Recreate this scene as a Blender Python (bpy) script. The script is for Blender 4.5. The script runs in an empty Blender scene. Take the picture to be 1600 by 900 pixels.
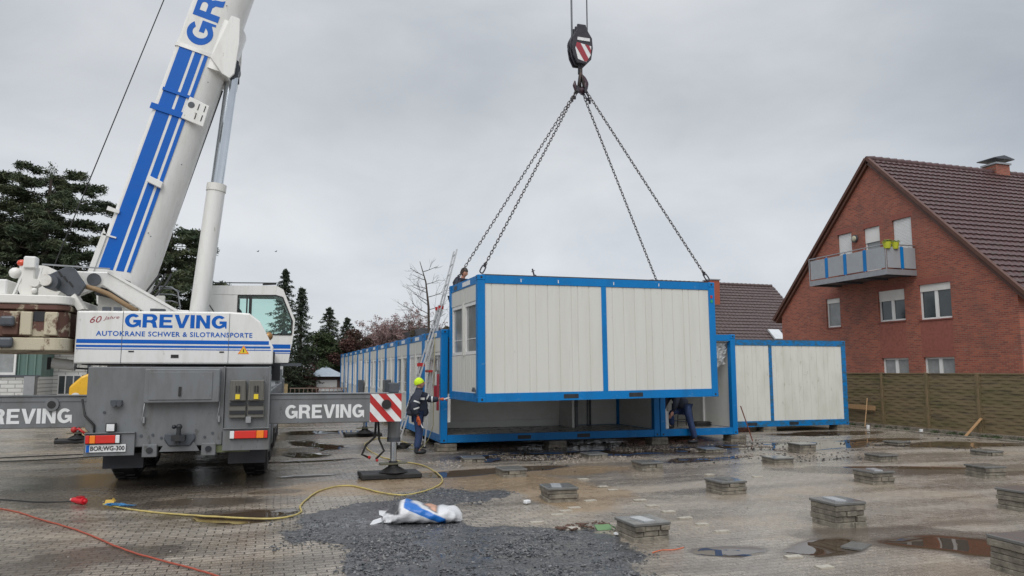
import bpy, bmesh, math, random
import numpy as np
from mathutils import Vector, Matrix
R = math.radians
rnd = random.Random(7)
sc = bpy.context.scene
col = sc.collection
# ---------------------------------------------------------------- camera
cam = bpy.data.cameras.new('camera'); co = bpy.data.objects.new('camera', cam); col.objects.link(co)
co.location = (0, 0, 1.95)
co.rotation_euler = (R(90 + 6.45), 0, R(-17.8))
cam.lens = 25.875; cam.sensor_width = 36; cam.clip_start = .1; cam.clip_end = 3000
sc.camera = co
# ---------------------------------------------------------------- sky and sun (overcast)
SUN_EL, SUN_AZ = 48, 205          # soft light from behind the camera, slightly left
w = bpy.data.worlds.new('World'); sc.world = w; w.use_nodes = True
nt = w.node_tree; nt.nodes.clear(); N = nt.nodes.new; LK = nt.links.new
out = N('ShaderNodeOutputWorld'); bg = N('ShaderNodeBackground'); bg2 = N('ShaderNodeBackground'); add = N('ShaderNodeAddShader')
sky = N('ShaderNodeTexSky'); sky.sky_type = 'NISHITA'; sky.sun_disc = False
sky.sun_elevation = R(SUN_EL); sky.sun_rotation = R(SUN_AZ); sky.dust_density = 3; sky.ozone_density = 1
bg.inputs['Strength'].default_value = .05
tc = N('ShaderNodeTexCoord'); sep = N('ShaderNodeSeparateXYZ'); LK(tc.outputs['Generated'], sep.inputs[0])
mp = N('ShaderNodeMapping'); mp.inputs['Scale'].default_value = (1, 1, 2.1); LK(tc.outputs['Generated'], mp.inputs[0])
n1 = N('ShaderNodeTexNoise'); n1.inputs['Scale'].default_value = 1.7; n1.inputs['Detail'].default_value = 7; n1.inputs['Roughness'].default_value = .5; n1.inputs['Distortion'].default_value = .25
LK(mp.outputs[0], n1.inputs['Vector'])
cr = N('ShaderNodeValToRGB'); LK(n1.outputs['Fac'], cr.inputs[0])
cr.color_ramp.elements[0].position = .3; cr.color_ramp.elements[0].color = (.375, .405, .445, 1)
cr.color_ramp.elements[1].position = .72; cr.color_ramp.elements[1].color = (.62, .64, .665, 1)
el = N('ShaderNodeValToRGB'); LK(sep.outputs['Z'], el.inputs[0])      # CIE-like overcast: bright band low, brighter zenith
e = el.color_ramp.elements; e[0].position = 0; e[0].color = (1.2, 1.195, 1.19, 1); e[1].position = 1; e[1].color = (1.9, 1.9, 1.9, 1)
for p_, v_ in ((.16, 1.06), (.34, .86), (.5, .95)):
    q = el.color_ramp.elements.new(p_); q.color = (v_, v_, v_, 1)
n2 = N('ShaderNodeTexNoise'); n2.inputs['Scale'].default_value = 5.5; n2.inputs['Detail'].default_value = 8; n2.inputs['Roughness'].default_value = .55; n2.inputs['Distortion'].default_value = .5; LK(mp.outputs[0], n2.inputs['Vector'])
n1m = N('ShaderNodeMath'); n1m.operation = 'MULTIPLY_ADD'; LK(n2.outputs['Fac'], n1m.inputs[0]); n1m.inputs[1].default_value = .26; n1m.inputs[2].default_value = -.13
n1a = N('ShaderNodeMath'); n1a.operation = 'ADD'; LK(n1.outputs['Fac'], n1a.inputs[0]); LK(n1m.outputs[0], n1a.inputs[1]); LK(n1a.outputs[0], cr.inputs[0])
mx = N('ShaderNodeMix'); mx.data_type = 'RGBA'; mx.blend_type = 'MULTIPLY'; mx.inputs[0].default_value = 1
LK(cr.outputs[0], mx.inputs[6]); LK(el.outputs[0], mx.inputs[7])
LK(sky.outputs[0], bg.inputs[0]); LK(mx.outputs[2], bg2.inputs[0]); bg2.inputs['Strength'].default_value = .89
LK(bg.outputs[0], add.inputs[0]); LK(bg2.outputs[0], add.inputs[1]); LK(add.outputs[0], out.inputs[0])
bg.inputs['Strength'].default_value = .008
sl = bpy.data.lights.new('sun', 'SUN'); so = bpy.data.objects.new('sun', sl); col.objects.link(so)
sl.energy = 1.5; sl.angle = R(50); sl.color = (1, .975, .94)
d_ = Vector((math.sin(R(SUN_AZ)) * math.cos(R(SUN_EL)), math.cos(R(SUN_AZ)) * math.cos(R(SUN_EL)), math.sin(R(SUN_EL))))
so.rotation_euler = d_.to_track_quat('Z', 'Y').to_euler()
sc.view_settings.view_transform = 'Standard'; sc.view_settings.look = 'None'
sc.view_settings.exposure = 0.36; sc.view_settings.gamma = 1; sc.view_settings.use_curve_mapping = False

# ---------------------------------------------------------------- helpers
def nodes(m):
    m.use_nodes = True; t = m.node_tree; b = t.nodes['Principled BSDF']; return t, b
def mat(name, c, rough=.5, metal=0, c2=None, amt=.5, scale=3, lo=.45, hi=.7, bump=0, bscale=60, coat=0, stretch=(1, 1, 1), rv=.12):
    """paint-like material: base colour c, a second colour c2 (dirt, rust, fading) in noise patches, roughness varies"""
    m = bpy.data.materials.new(name); t, b = nodes(m); n = t.nodes.new; l = t.links.new
    c2 = c2 or tuple(x * .72 for x in c)
    tc = n('ShaderNodeTexCoord'); mp = n('ShaderNodeMapping'); mp.inputs['Scale'].default_value = stretch; l(tc.outputs['Object'], mp.inputs[0])
    no = n('ShaderNodeTexNoise'); no.inputs['Scale'].default_value = scale; no.inputs['Detail'].default_value = 8; no.inputs['Roughness'].default_value = .62; l(mp.outputs[0], no.inputs['Vector'])
    mr = n('ShaderNodeMapRange'); mr.inputs[1].default_value = lo; mr.inputs[2].default_value = hi; mr.inputs[4].default_value = amt; l(no.outputs['Fac'], mr.inputs[0])
    mi = n('ShaderNodeMix'); mi.data_type = 'RGBA'; l(mr.outputs[0], mi.inputs[0]); mi.inputs[6].default_value = (*c, 1); mi.inputs[7].default_value = (*c2, 1)
    l(mi.outputs[2], b.inputs['Base Color'])
    m2 = n('ShaderNodeMapRange'); m2.inputs[1].default_value = .3; m2.inputs[2].default_value = .7; m2.inputs[3].default_value = max(.02, rough - rv); m2.inputs[4].default_value = min(1, rough + rv); l(no.outputs['Fac'], m2.inputs[0])
    l(m2.outputs[0], b.inputs['Roughness']); b.inputs['Metallic'].default_value = metal
    b.inputs['Coat Weight'].default_value = coat
    if bump:
        nb = n('ShaderNodeTexNoise'); nb.inputs['Scale'].default_value = bscale; nb.inputs['Detail'].default_value = 4; l(tc.outputs['Object'], nb.inputs['Vector'])
        bp = n('ShaderNodeBump'); bp.inputs['Strength'].default_value = bump; bp.inputs['Distance'].default_value = .02; l(nb.outputs['Fac'], bp.inputs['Height']); l(bp.outputs[0], b.inputs['Normal'])
    return m
def tag(o, label=None, cat=None, group=None, kind=None):
    if label: o['label'] = label
    if cat: o['category'] = cat
    if group: o['group'] = group
    if kind: o['kind'] = kind
    return o
def thing(name, label, cat, loc=(0, 0, 0), rz=0, group=None):
    o = bpy.data.objects.new(name, None); col.objects.link(o); o.empty_display_size = .2
    o.location = loc; o.rotation_euler = (0, 0, rz)
    return tag(o, label, cat, group)
class M:
    def __init__(s): s.v = []; s.f = []; s.sm = []
    def add(s, vs, fs, sm=False):
        k = len(s.v); s.v += [tuple(x) for x in vs]; s.f += [tuple(i + k for i in f) for f in fs]; s.sm += [sm] * len(fs); return s
    def box(s, x0, x1, y0, y1, z0, z1):
        return s.add([(x0, y0, z0), (x1, y0, z0), (x1, y1, z0), (x0, y1, z0), (x0, y0, z1), (x1, y0, z1), (x1, y1, z1), (x0, y1, z1)],
                     [(0, 3, 2, 1), (4, 5, 6, 7), (0, 1, 5, 4), (1, 2, 6, 5), (2, 3, 7, 6), (3, 0, 4, 7)])
    def cbox(s, c, sx, sy, sz, mt=None):
        k = len(s.v); s.box(-sx / 2, sx / 2, -sy / 2, sy / 2, -sz / 2, sz / 2)
        mt = mt or Matrix.Identity(3)
        for i in range(k, len(s.v)): s.v[i] = tuple(Vector(c) + mt @ Vector(s.v[i]))
        return s
    def bar(s, p0, p1, w, h=None, up=(0, 0, 1)):
        p0, p1 = Vector(p0), Vector(p1); h = h or w; d = (p1 - p0).normalized(); u = Vector(up)
        if abs(d.dot(u)) > .98: u = Vector((1, 0, 0))
        a = d.cross(u).normalized() * w / 2; b = a.cross(d).normalized() * h / 2
        vs = [p + q for p in (p0, p1) for q in (-a - b, a - b, a + b, -a + b)]
        return s.add(vs, [(0, 3, 2, 1), (4, 5, 6, 7), (0, 1, 5, 4), (1, 2, 6, 5), (2, 3, 7, 6), (3, 0, 4, 7)])
    def cyl(s, p0, p1, r0, r1=None, n=16, caps=True):
        r1 = r0 if r1 is None else r1; p0, p1 = Vector(p0), Vector(p1); d = (p1 - p0).normalized()
        a = d.orthogonal().normalized(); b = d.cross(a)
        c = [(math.cos(2 * math.pi * i / n), math.sin(2 * math.pi * i / n)) for i in range(n)]
        A = [p0 + (a * x + b * y) * r0 for x, y in c]; B = [p1 + (a * x + b * y) * r1 for x, y in c]
        s.add(A + B, [(i, (i + 1) % n, n + (i + 1) % n, n + i) for i in range(n)], True)
        if caps: s.add(A, [tuple(range(n))[::-1]]); s.add(B, [tuple(range(n))])
        return s
    def tube(s, pts, r, n=6, r1=None):
        pts = [Vector(p) for p in pts]; m = len(pts); vs = []; a = None
        for i, p in enumerate(pts):
            d = (pts[min(i + 1, m - 1)] - pts[max(i - 1, 0)]).normalized()
            a = d.orthogonal().normalized() if a is None else (a - d * a.dot(d)).normalized()
            b = d.cross(a); rr = r if r1 is None else r + (r1 - r) * i / (m - 1)
            vs += [p + (a * math.cos(2 * math.pi * j / n) + b * math.sin(2 * math.pi * j / n)) * rr for j in range(n)]
        fs = [(i * n + j, i * n + (j + 1) % n, (i + 1) * n + (j + 1) % n, (i + 1) * n + j) for i in range(m - 1) for j in range(n)]
        fs += [tuple(range(n))[::-1], tuple(range((m - 1) * n, m * n))]
        return s.add(vs, fs, True)
    def prism(s, poly, f0, f1):
        """poly: 2D points; f0/f1 map a 2D point to the near and the far 3D face"""
        n = len(poly); A = [f0(p) for p in poly]; B = [f1(p) for p in poly]
        s.add(A + B, [tuple(range(n)), tuple(range(n, 2 * n))[::-1]] + [(i, n + i, n + (i + 1) % n, (i + 1) % n) for i in range(n)]); return s
    def sz(s, poly, t0, t1):            # outline in the s-z plane, thickness along t
        return s.prism(poly, lambda p: (p[0], t0, p[1]), lambda p: (p[0], t1, p[1]))
    def sphere(s, c, r, n=12, sc_=(1, 1, 1)):
        vs = []; fs = []; m = n // 2 + 1
        for i in range(m):
            th = math.pi * i / (m - 1)
            for j in range(n):
                ph = 2 * math.pi * j / n
                vs.append((c[0] + r * sc_[0] * math.sin(th) * math.cos(ph), c[1] + r * sc_[1] * math.sin(th) * math.sin(ph), c[2] + r * sc_[2] * math.cos(th)))
        for i in range(m - 1):
            for j in range(n): fs.append((i * n + j, (i + 1) * n + j, (i + 1) * n + (j + 1) % n, i * n + (j + 1) % n))
        return s.add(vs, fs, True)
    def build(s, name, m, parent=None, world=False, bevel=0, bseg=1):
        me = bpy.data.meshes.new(name); me.from_pydata(s.v, [], s.f); me.update()
        me.polygons.foreach_set('use_smooth', s.sm)
        me.materials.append(m); o = bpy.data.objects.new(name, me); col.objects.link(o)
        if parent:
            o.parent = parent
            if world and parent.type == 'EMPTY': o.matrix_parent_inverse = (Matrix.Translation(parent.location) @ Matrix.Rotation(parent.rotation_euler.z, 4, 'Z')).inverted()
        if bevel:
            b = o.modifiers.new('bevel', 'BEVEL'); b.width = bevel; b.segments = bseg; b.limit_method = 'ANGLE'; b.angle_limit = R(40)
        return o
def copy_thing(root, loc, rz, label, group=None):
    r = root.copy(); col.objects.link(r); r.location = loc; r.rotation_euler = (0, 0, rz); r['label'] = label
    if group: r['group'] = group
    for ch in list(root.children):
        c = ch.copy(); col.objects.link(c); c.parent = r
        for g in list(ch.children):
            d = g.copy(); col.objects.link(d); d.parent = c
    return r
def text(name, s, org, ux, uy, W, H, m, parent, world=True, bold=0.0, shear=0, ext=.004, space=1.0):
    """raised lettering fitted to a W x H box whose lower-left corner is org; ux/uy are the reading and up directions"""
    cu = bpy.data.curves.new(name, 'FONT'); cu.body = s; cu.offset = bold; cu.extrude = 0; cu.shear = shear; cu.space_character = space; cu.resolution_u = 3
    to = bpy.data.objects.new(name, cu); col.objects.link(to)
    dg = bpy.context.evaluated_depsgraph_get(); me = bpy.data.meshes.new_from_object(to.evaluated_get(dg)); bpy.data.objects.remove(to)
    co_ = np.array([v.co[:] for v in me.vertices]); mn, mxx = co_.min(0), co_.max(0)
    ux, uy, org = Vector(ux).normalized(), Vector(uy).normalized(), Vector(org); nz = ux.cross(uy)
    for v in me.vertices:
        a = (v.co.x - mn[0]) / (mxx[0] - mn[0]) * W; b = (v.co.y - mn[1]) / (mxx[1] - mn[1]) * H
        v.co = org + ux * a + uy * b + nz * ext
    me.materials.clear(); me.materials.append(m)
    o = bpy.data.objects.new(name, me); col.objects.link(o); o.parent = parent
    if world and parent.type == 'EMPTY': o.matrix_parent_inverse = (Matrix.Translation(parent.location) @ Matrix.Rotation(parent.rotation_euler.z, 4, 'Z')).inverted()
    return o
# ---------------------------------------------------------------- materials
BLUE = mat('blue_paint', (.0, .165, .46), .4, c2=(.008, .11, .29), amt=.55, scale=2.2, stretch=(1, 1, .4))
BLUEW = mat('blue_paint_weathered', (.0, .16, .44), .45, c2=(.04, .09, .11), amt=.85, scale=5, lo=.42, hi=.62, stretch=(1, 1, 2))
PANEL = mat('panel_cream', (.60, .60, .56), .42, c2=(.53, .525, .48), amt=.6, scale=1.1, stretch=(4, 4, .4))
PANELD = mat('panel_cream_dirty', (.61, .61, .56), .5, c2=(.47, .465, .40), amt=.7, scale=1.6, lo=.45, hi=.75, stretch=(1.5, 1.5, .5))
INNER = mat('inner_wall', (.70, .70, .67), .55, c2=(.60, .59, .56), amt=.5, scale=2)
LINO = mat('lino', (.30, .29, .27), .3, scale=4)
ROOFM = mat('container_roof', (.5, .5, .5), .4, c2=(.3, .31, .28), amt=.6, scale=2)
WHITE = mat('white_paint', (.72, .72, .70), .34, c2=(.50, .48, .43), amt=.55, scale=2.2, lo=.46, hi=.8, coat=.15, stretch=(2.5, 2.5, .5))
WHITED = mat('white_paint_dirty', (.70, .69, .65), .42, c2=(.36, .31, .25), amt=.7, scale=3.5, lo=.55, hi=.78)
GREY = mat('carrier_grey', (.155, .165, .175), .38, c2=(.10, .095, .088), amt=.75, scale=2.5, lo=.42, hi=.75, coat=.1, stretch=(2, 2, .6))
GREYD = mat('dark_grey_steel', (.07, .08, .095), .45, c2=(.03, .03, .03), amt=.6, scale=5)
BLACK = mat('black_rubber', (.012, .012, .013), .6, c2=(.035, .032, .03), amt=.5, scale=8, bump=.2)
DARK = mat('undercarriage', (.012, .015, .02), .55, c2=(.04, .035, .03), amt=.6, scale=6)
CHROME = mat('chrome_rod', (.62, .66, .70), .12, metal=1, c2=(.5, .53, .56), amt=.4, rv=.05)
STEEL = mat('steel', (.35, .36, .37), .4, metal=.7, scale=6)
ALU = mat('aluminium', (.55, .56, .57), .42, metal=.4, c2=(.4, .4, .4), amt=.5, scale=8)
CBLUE = mat('decal_blue', (.0, .105, .46), .4, c2=(.004, .085, .38), amt=.4)
for q_ in (BLUE, BLUEW, CBLUE): q_.node_tree.nodes['Principled BSDF'].inputs['Specular IOR Level'].default_value = .28
CBLUED = mat('decal_dark_blue', (.02, .06, .26), .4)
DWHITE = mat('decal_white', (.70, .71, .72), .4, c2=(.5, .51, .52), amt=.5, scale=9)
RED = mat('signal_red', (.42, .015, .015), .4, c2=(.30, .03, .03), amt=.5, scale=5)
ORANGE = mat('orange_lens', (.85, .22, .01), .2, coat=.5)
REDL = mat('red_lens', (.62, .02, .01), .2, coat=.5)
YELLOW = mat('yellow_plastic', (.72, .55, .03), .4)
WOOD = mat('raw_wood', (.36, .22, .11), .7, c2=(.25, .15, .08), amt=.6, scale=6, stretch=(4, 4, 1))
FENCE = mat('fence_wood', (.16, .118, .062), .7, c2=(.085, .085, .028), amt=.85, scale=1.8, lo=.46, hi=.72, bump=.3, bscale=40, stretch=(1, .5, 2.5))
POSTW = mat('fence_post_wood', (.18, .125, .065), .7, c2=(.08, .08, .04), amt=.7, scale=4)
CONC = mat('concrete', (.23, .205, .165), .6, c2=(.085, .075, .06), amt=.9, scale=7, lo=.4, hi=.65, bump=.5, bscale=70)
SLATE = mat('wet_slab', (.15, .15, .145), .18, c2=(.09, .09, .085), amt=.7, scale=6)
SKIN = mat('skin', (.50, .26, .18), .5, c2=(.42, .18, .13), amt=.4, scale=14)
HAIR = mat('dark_hair', (.025, .016, .011), .6)
NAVY = mat('navy_cloth', (.018, .024, .042), .75, c2=(.035, .042, .06), amt=.6, scale=10, bump=.4, bscale=25)
JEAN = mat('denim', (.022, .045, .12), .8, c2=(.012, .022, .06), amt=.7, scale=9, bump=.4, bscale=30)
REFL = mat('reflective_tape', (.60, .62, .62), .35)
HIVIS = mat('neon_beanie', (.62, .85, .02), .75, c2=(.45, .68, .02), amt=.6, scale=18, bump=.5, bscale=70)
GLOVE = mat('orange_glove', (.52, .10, .03), .7)
CHAINM = mat('chain_steel', (.05, .045, .042), .45, metal=.6, c2=(.12, .05, .03), amt=.5, scale=9)
HOOKM = mat('hook_dark', (.02, .019, .028), .45, c2=(.06, .05, .06), amt=.5, scale=6)
PINKD = mat('faded_red', (.30, .03, .045), .45)
PVC = mat('white_pvc', (.72, .72, .71), .35, c2=(.6, .6, .58), amt=.4)
SHUT = mat('shutter', (.70, .69, .66), .5, c2=(.58, .56, .52), amt=.5, scale=2)
BROWN = mat('brown_wood_trim', (.09, .035, .022), .5)
BARK = mat('bark', (.06, .045, .034), .85, c2=(.03, .024, .02), amt=.7, scale=8, bump=.6, bscale=30)
TAPEB = mat('tape_blue', (.03, .18, .42), .3, c2=(.2, .4, .55), amt=.6, scale=30)

def spots(m, c, scale, lo, hi, amt=.8, stretch=(1, 1, 1)):
    """small wear marks of their own colour: chips, rust, scuffs"""
    t, b = nodes(m); n = t.nodes.new; l = t.links.new; src = b.inputs['Base Color'].links[0].from_socket
    tc = n('ShaderNodeTexCoord'); mp = n('ShaderNodeMapping'); mp.inputs['Scale'].default_value = stretch; l(tc.outputs['Object'], mp.inputs[0])
    no = n('ShaderNodeTexNoise'); no.inputs['Scale'].default_value = scale; no.inputs['Detail'].default_value = 9; no.inputs['Roughness'].default_value = .7; l(mp.outputs[0], no.inputs['Vector'])
    mr = n('ShaderNodeMapRange'); mr.inputs[1].default_value = lo; mr.inputs[2].default_value = hi; mr.inputs[4].default_value = amt; l(no.outputs['Fac'], mr.inputs[0])
    mi = n('ShaderNodeMix'); mi.data_type = 'RGBA'; l(mr.outputs[0], mi.inputs[0]); l(src, mi.inputs[6]); mi.inputs[7].default_value = (*c, 1); l(mi.outputs[2], b.inputs['Base Color'])
spots(BLUE, (.05, .03, .02), 7, .66, .70); spots(BLUE, (.12, .25, .40), 3.5, .6, .66, .5, (1, 1, 3)); spots(GREY, (.05, .045, .04), 5, .60, .68, .7, (1, 1, .5)); spots(GREY, (.26, .27, .28), 11, .66, .69, .6, (3, 3, 1))
spots(WHITE, (.22, .18, .13), 6, .64, .70, .6, (2, 2, .6)); spots(PANEL, (.30, .29, .25), 5, .655, .70, .5, (1, 1, 1)); spots(PANEL, (.46, .45, .41), 2.2, .58, .70, .3, (5, 5, .35)); spots(PANELD, (.22, .22, .15), 4, .60, .70, .6, (2, 2, .8)); spots(FENCE, (.055, .045, .03), 3, .52, .62, .7, (1, .35, 5)); spots(CONC, (.32, .29, .23), 12, .58, .64, .7)
def glass(name, c=(.03, .04, .045), rough=.06):
    m = mat(name, c, rough, rv=.03, c2=tuple(x * 1.8 for x in c), amt=.6, scale=1.5); m.node_tree.nodes['Principled BSDF'].inputs['Specular IOR Level'].default_value = .8
    return m
GLASS = glass('window_glass')
GLASSL = glass('window_glass_curtain', (.22, .23, .23), .1)
def cabglass():
    m = bpy.data.materials.new('cab_glass_tinted'); t, b = nodes(m); n = t.nodes.new; l = t.links.new
    tr = n('ShaderNodeBsdfTransparent'); tr.inputs[0].default_value = (.78, .93, .89, 1); gl = n('ShaderNodeBsdfGlossy'); gl.inputs['Roughness'].default_value = .03; gl.inputs[0].default_value = (.95, 1, .98, 1)
    fr = n('ShaderNodeFresnel'); fr.inputs[0].default_value = 1.45; mi = n('ShaderNodeMixShader'); l(fr.outputs[0], mi.inputs[0]); l(tr.outputs[0], mi.inputs[1]); l(gl.outputs[0], mi.inputs[2])
    l(mi.outputs[0], t.nodes['Material Output'].inputs[0]); return m
CABG = cabglass()
def film():
    m = bpy.data.materials.new('plastic_film'); t, b = nodes(m); b.inputs['Base Color'].default_value = (.7, .72, .72, 1); b.inputs['Roughness'].default_value = .15; b.inputs['Alpha'].default_value = .55; return m
FILM = film()

def brick(name, c1, c2, mortar, bw=.22, bh=.07, ms=.012, plane='yz', stain=(.10, .06, .05)):
    """brick masonry laid in real courses on a wall lying in the given plane"""
    m = bpy.data.materials.new(name); t, b = nodes(m); n = t.nodes.new; l = t.links.new
    tc = n('ShaderNodeTexCoord'); sp = n('ShaderNodeSeparateXYZ'); l(tc.outputs['Object'], sp.inputs[0])
    cb = n('ShaderNodeCombineXYZ'); l(sp.outputs[{'x': 0, 'y': 1, 'z': 2}[plane[0]]], cb.inputs[0]); l(sp.outputs[{'x': 0, 'y': 1, 'z': 2}[plane[1]]], cb.inputs[1])
    br = n('ShaderNodeTexBrick'); l(cb.outputs[0], br.inputs['Vector']); br.inputs['Scale'].default_value = 1
    br.inputs['Brick Width'].default_value = bw; br.inputs['Row Height'].default_value = bh; br.inputs['Mortar Size'].default_value = ms; br.inputs['Mortar Smooth'].default_value = .3; br.inputs['Bias'].default_value = -.1
    br.inputs['Color1'].default_value = (*c1, 1); br.inputs['Color2'].default_value = (*c2, 1); br.inputs['Mortar'].default_value = (*mortar, 1)
    no = n('ShaderNodeTexNoise'); no.inputs['Scale'].default_value = .9; no.inputs['Detail'].default_value = 9; no.inputs['Roughness'].default_value = .68; l(tc.outputs['Object'], no.inputs['Vector'])
    mr = n('ShaderNodeMapRange'); mr.inputs[1].default_value = .48; mr.inputs[2].default_value = .72; mr.inputs[4].default_value = .55; l(no.outputs['Fac'], mr.inputs[0])
    mi = n('ShaderNodeMix'); mi.data_type = 'RGBA'; l(mr.outputs[0], mi.inputs[0]); l(br.outputs['Color'], mi.inputs[6]); mi.inputs[7].default_value = (*stain, 1)
    n3 = n('ShaderNodeTexNoise'); n3.inputs['Scale'].default_value = 4.5; n3.inputs['Detail'].default_value = 5; l(cb.outputs[0], n3.inputs['Vector'])
    m3 = n('ShaderNodeMapRange'); m3.inputs[1].default_value = .62; m3.inputs[2].default_value = .7; m3.inputs[4].default_value = .35; l(n3.outputs['Fac'], m3.inputs[0])
    mj = n('ShaderNodeMix'); mj.data_type = 'RGBA'; l(m3.outputs[0], mj.inputs[0]); l(mi.outputs[2], mj.inputs[6]); mj.inputs[7].default_value = (.30, .20, .16, 1)
    l(mj.outputs[2], b.inputs['Base Color']); b.inputs['Roughness'].default_value = .75
    bp = n('ShaderNodeBump'); bp.inputs['Strength'].default_value = .5; bp.inputs['Distance'].default_value = .008; bp.invert = True; l(br.outputs['Fac'], bp.inputs['Height']); l(bp.outputs[0], b.inputs['Normal'])
    return m
BRICK = brick('red_brick', (.36, .092, .052), (.19, .045, .034), (.25, .15, .11))
BRICK2 = brick('red_brick_front', (.36, .092, .052), (.19, .045, .034), (.25, .15, .11), plane='xz')
WBRICK = brick('white_brick', (.62, .62, .60), (.55, .55, .53), (.30, .30, .29), bw=.5, bh=.16, ms=.02, plane='xz', stain=(.42, .41, .38))
GARB = brick('brown_brick', (.12, .06, .05), (.09, .045, .035), (.14, .12, .1), plane='xz')
YBRICK = brick('yellow_stone', (.34, .27, .13), (.27, .2, .1), (.2, .16, .1), bw=.3, bh=.12, plane='xz')
TILE = mat('roof_tile', (.085, .040, .040), .42, c2=(.03, .02, .022), amt=.8, scale=9, bump=.2, bscale=20, rv=.1)
spots(TILE, (.05, .055, .035), 2.2, .56, .66, .6)
TILE2 = mat('roof_tile_weathered', (.092, .062, .06), .5, c2=(.04, .028, .028), amt=.8, scale=6)
def leaf(name, c, c2):
    m = mat(name, c, .7, c2=c2, amt=1, scale=1.1, lo=.35, hi=.65); b = m.node_tree.nodes['Principled BSDF']
    b.inputs['Specular IOR Level'].default_value = .2; return m
CEDAR = leaf('cedar_needles', (.085, .098, .052), (.038, .058, .034))
SPRUCE = leaf('spruce_needles', (.062, .078, .046), (.032, .046, .03))
GREENL = leaf('green_leaves', (.07, .10, .045), (.045, .06, .03))
REDDL = leaf('reddish_leaves', (.115, .055, .05), (.07, .05, .035))
PINKL = leaf('pale_buds', (.33, .23, .22), (.20, .13, .12))
HEDGEL = leaf('hedge_leaves', (.11, .085, .045), (.06, .055, .03))

# ---------------------------------------------------------------- ground
def vnoise(x, y, seed=0):
    xi = np.floor(x).astype(np.int64); yi = np.floor(y).astype(np.int64); fx = x - xi; fy = y - yi
    fx = fx * fx * (3 - 2 * fx); fy = fy * fy * (3 - 2 * fy)
    def h(a, b):
        v = (a * 374761393 + b * 668265263 + seed * 974711) & 0xffffffff
        v = ((v ^ (v >> 13)) * 1274126177) & 0xffffffff
        return ((v ^ (v >> 16)) & 0xffff) / 65535.
    return (h(xi, yi) * (1 - fx) + h(xi + 1, yi) * fx) * (1 - fy) + (h(xi, yi + 1) * (1 - fx) + h(xi + 1, yi + 1) * fx) * fy
def fbm(x, y, o=4, seed=0):
    r = 0; a = .5; t = 0
    for i in range(o): r = r + a * vnoise(x * 2 ** i, y * 2 ** i, seed + i); t += a; a *= .55
    return r / t
def sdpoly(X, Y, P):
    d = np.full(X.shape, 1e9); ins = np.zeros(X.shape, bool); n = len(P)
    for i in range(n):
        ax, ay = P[i]; bx, by = P[(i + 1) % n]; ex, ey = bx - ax, by - ay
        wx, wy = X - ax, Y - ay; k = np.clip((wx * ex + wy * ey) / (ex * ex + ey * ey), 0, 1)
        d = np.minimum(d, np.hypot(wx - k * ex, wy - k * ey))
        c = ((ay > Y) != (by > Y)) & (X < ex * (Y - ay) / (ey if abs(ey) > 1e-9 else 1e-9) + ax); ins ^= c
    return np.where(ins, d, -d)
GRAVEL = [(.35, 6.6), (.45, 7.6), (.7, 8.4), (.3, 9.2), (.15, 10.2), (.55, 10.9), (1.45, 11.35), (2.3, 12.0), (2.95, 12.35), (3.5, 11.9), (3.75, 11.35), (3.1, 10.9), (2.5, 10.5), (2.2, 9.9), (2.5, 9.3), (3.0, 8.95), (3.55, 8.75), (3.95, 8.25), (3.8, 7.4), (3.5, 6.4)]
# puddles and stains: s, t, half-width s, half-width t, rotation (deg)
PUD = [(1.15, 20.6, .45, 1.6, 12), (.75, 18.3, .5, .6, 15), (.75, 14.6, .5, .22, 5),  (.9, 17.1, .8, .25, 0), (-.35, 10.9, .62, .45, 10), (7.0, 16.3, 3.0, .75, 3), (12.8, 16.6, 2.6, .9, 0), (4.85, 7.15, .42, .24, 0), (5.95, 7.0, .7, .32, 20), (7.6, 6.55, .8, .35, -35),
       (12.2, 12.1, 1.3, .22, -20), (14.5, 16.9, 3.4, .5, 5), (17.7, 15.4, 2.4, .7, -12), (16.5, 19.3, 2.2, .6, 0), (4.2, 14.1, 1.7, .4, 5), (-1.5, 22.5, .6, 2.5, 15), (1.4, 24.5, 1.2, .8, 15), (9.4, 17.0, 1.0, .45, 0), (9.3, 14.6, 1.4, .35, 12)]
STAIN = [(-1.6, 9.2, .6, .35, 0), (-2.3, 8.6, .9, .5, 10), (-1.2, 12.1, 1.1, .45, 0), (-.9, 11.2, .6, .25, 20), (-2.0, 14.5, 2.5, 1.9, 0), (7.4, 7.0, 1.5, .6, -35), (12.0, 11.6, 2.6, .6, -25), (9, 16.9, 6, 1.6, 0), (.1, 12.9, .5, .3, 0), (-6.5, 12, 2, .6, -30)]
SAND = [(1.5, 13.0, 2.0, .75, 0), (3.9, 12.9, 1.6, .9, -15), (4.6, 11.4, .9, 1.5, 0), (3.2, 14.0, 1.4, .6, 0), (5.6, 13.8, 1.5, .6, 0)]
def ell(X, Y, L, warp=.35, soft=1.0):
    r = np.full(X.shape, -9.)
    wx = (fbm(X * .9, Y * .9, 3, 11) - .5) * warp * 3; wy = (fbm(X * .9, Y * .9, 3, 31) - .5) * warp * 3
    for s0, t0, a, b, an in L:
        c, q = math.cos(R(an)), math.sin(R(an)); dx, dy = X - s0 + wx * min(a, 1), Y - t0 + wy * min(b, 1)
        u = (dx * c + dy * q) / a; v = (-dx * q + dy * c) / b
        r = np.maximum(r, 1 - np.sqrt(u * u + v * v))
    return np.clip(r * 1.6 + .5, 0, 1)
def axis(lo, a, b, hi, d):
    c = list(np.arange(a, b, d)); k = d; x = c[-1]
    while x < hi: k *= 1.25; x += k; c.append(min(x, hi))
    k = d; x = a
    while x > lo: k *= 1.25; x -= k; c.insert(0, max(x, lo))
    return np.array(c)
ax = axis(-900, -7, 21, 900, .06); ay = axis(-60, 4.2, 23, 1400, .055)
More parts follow.
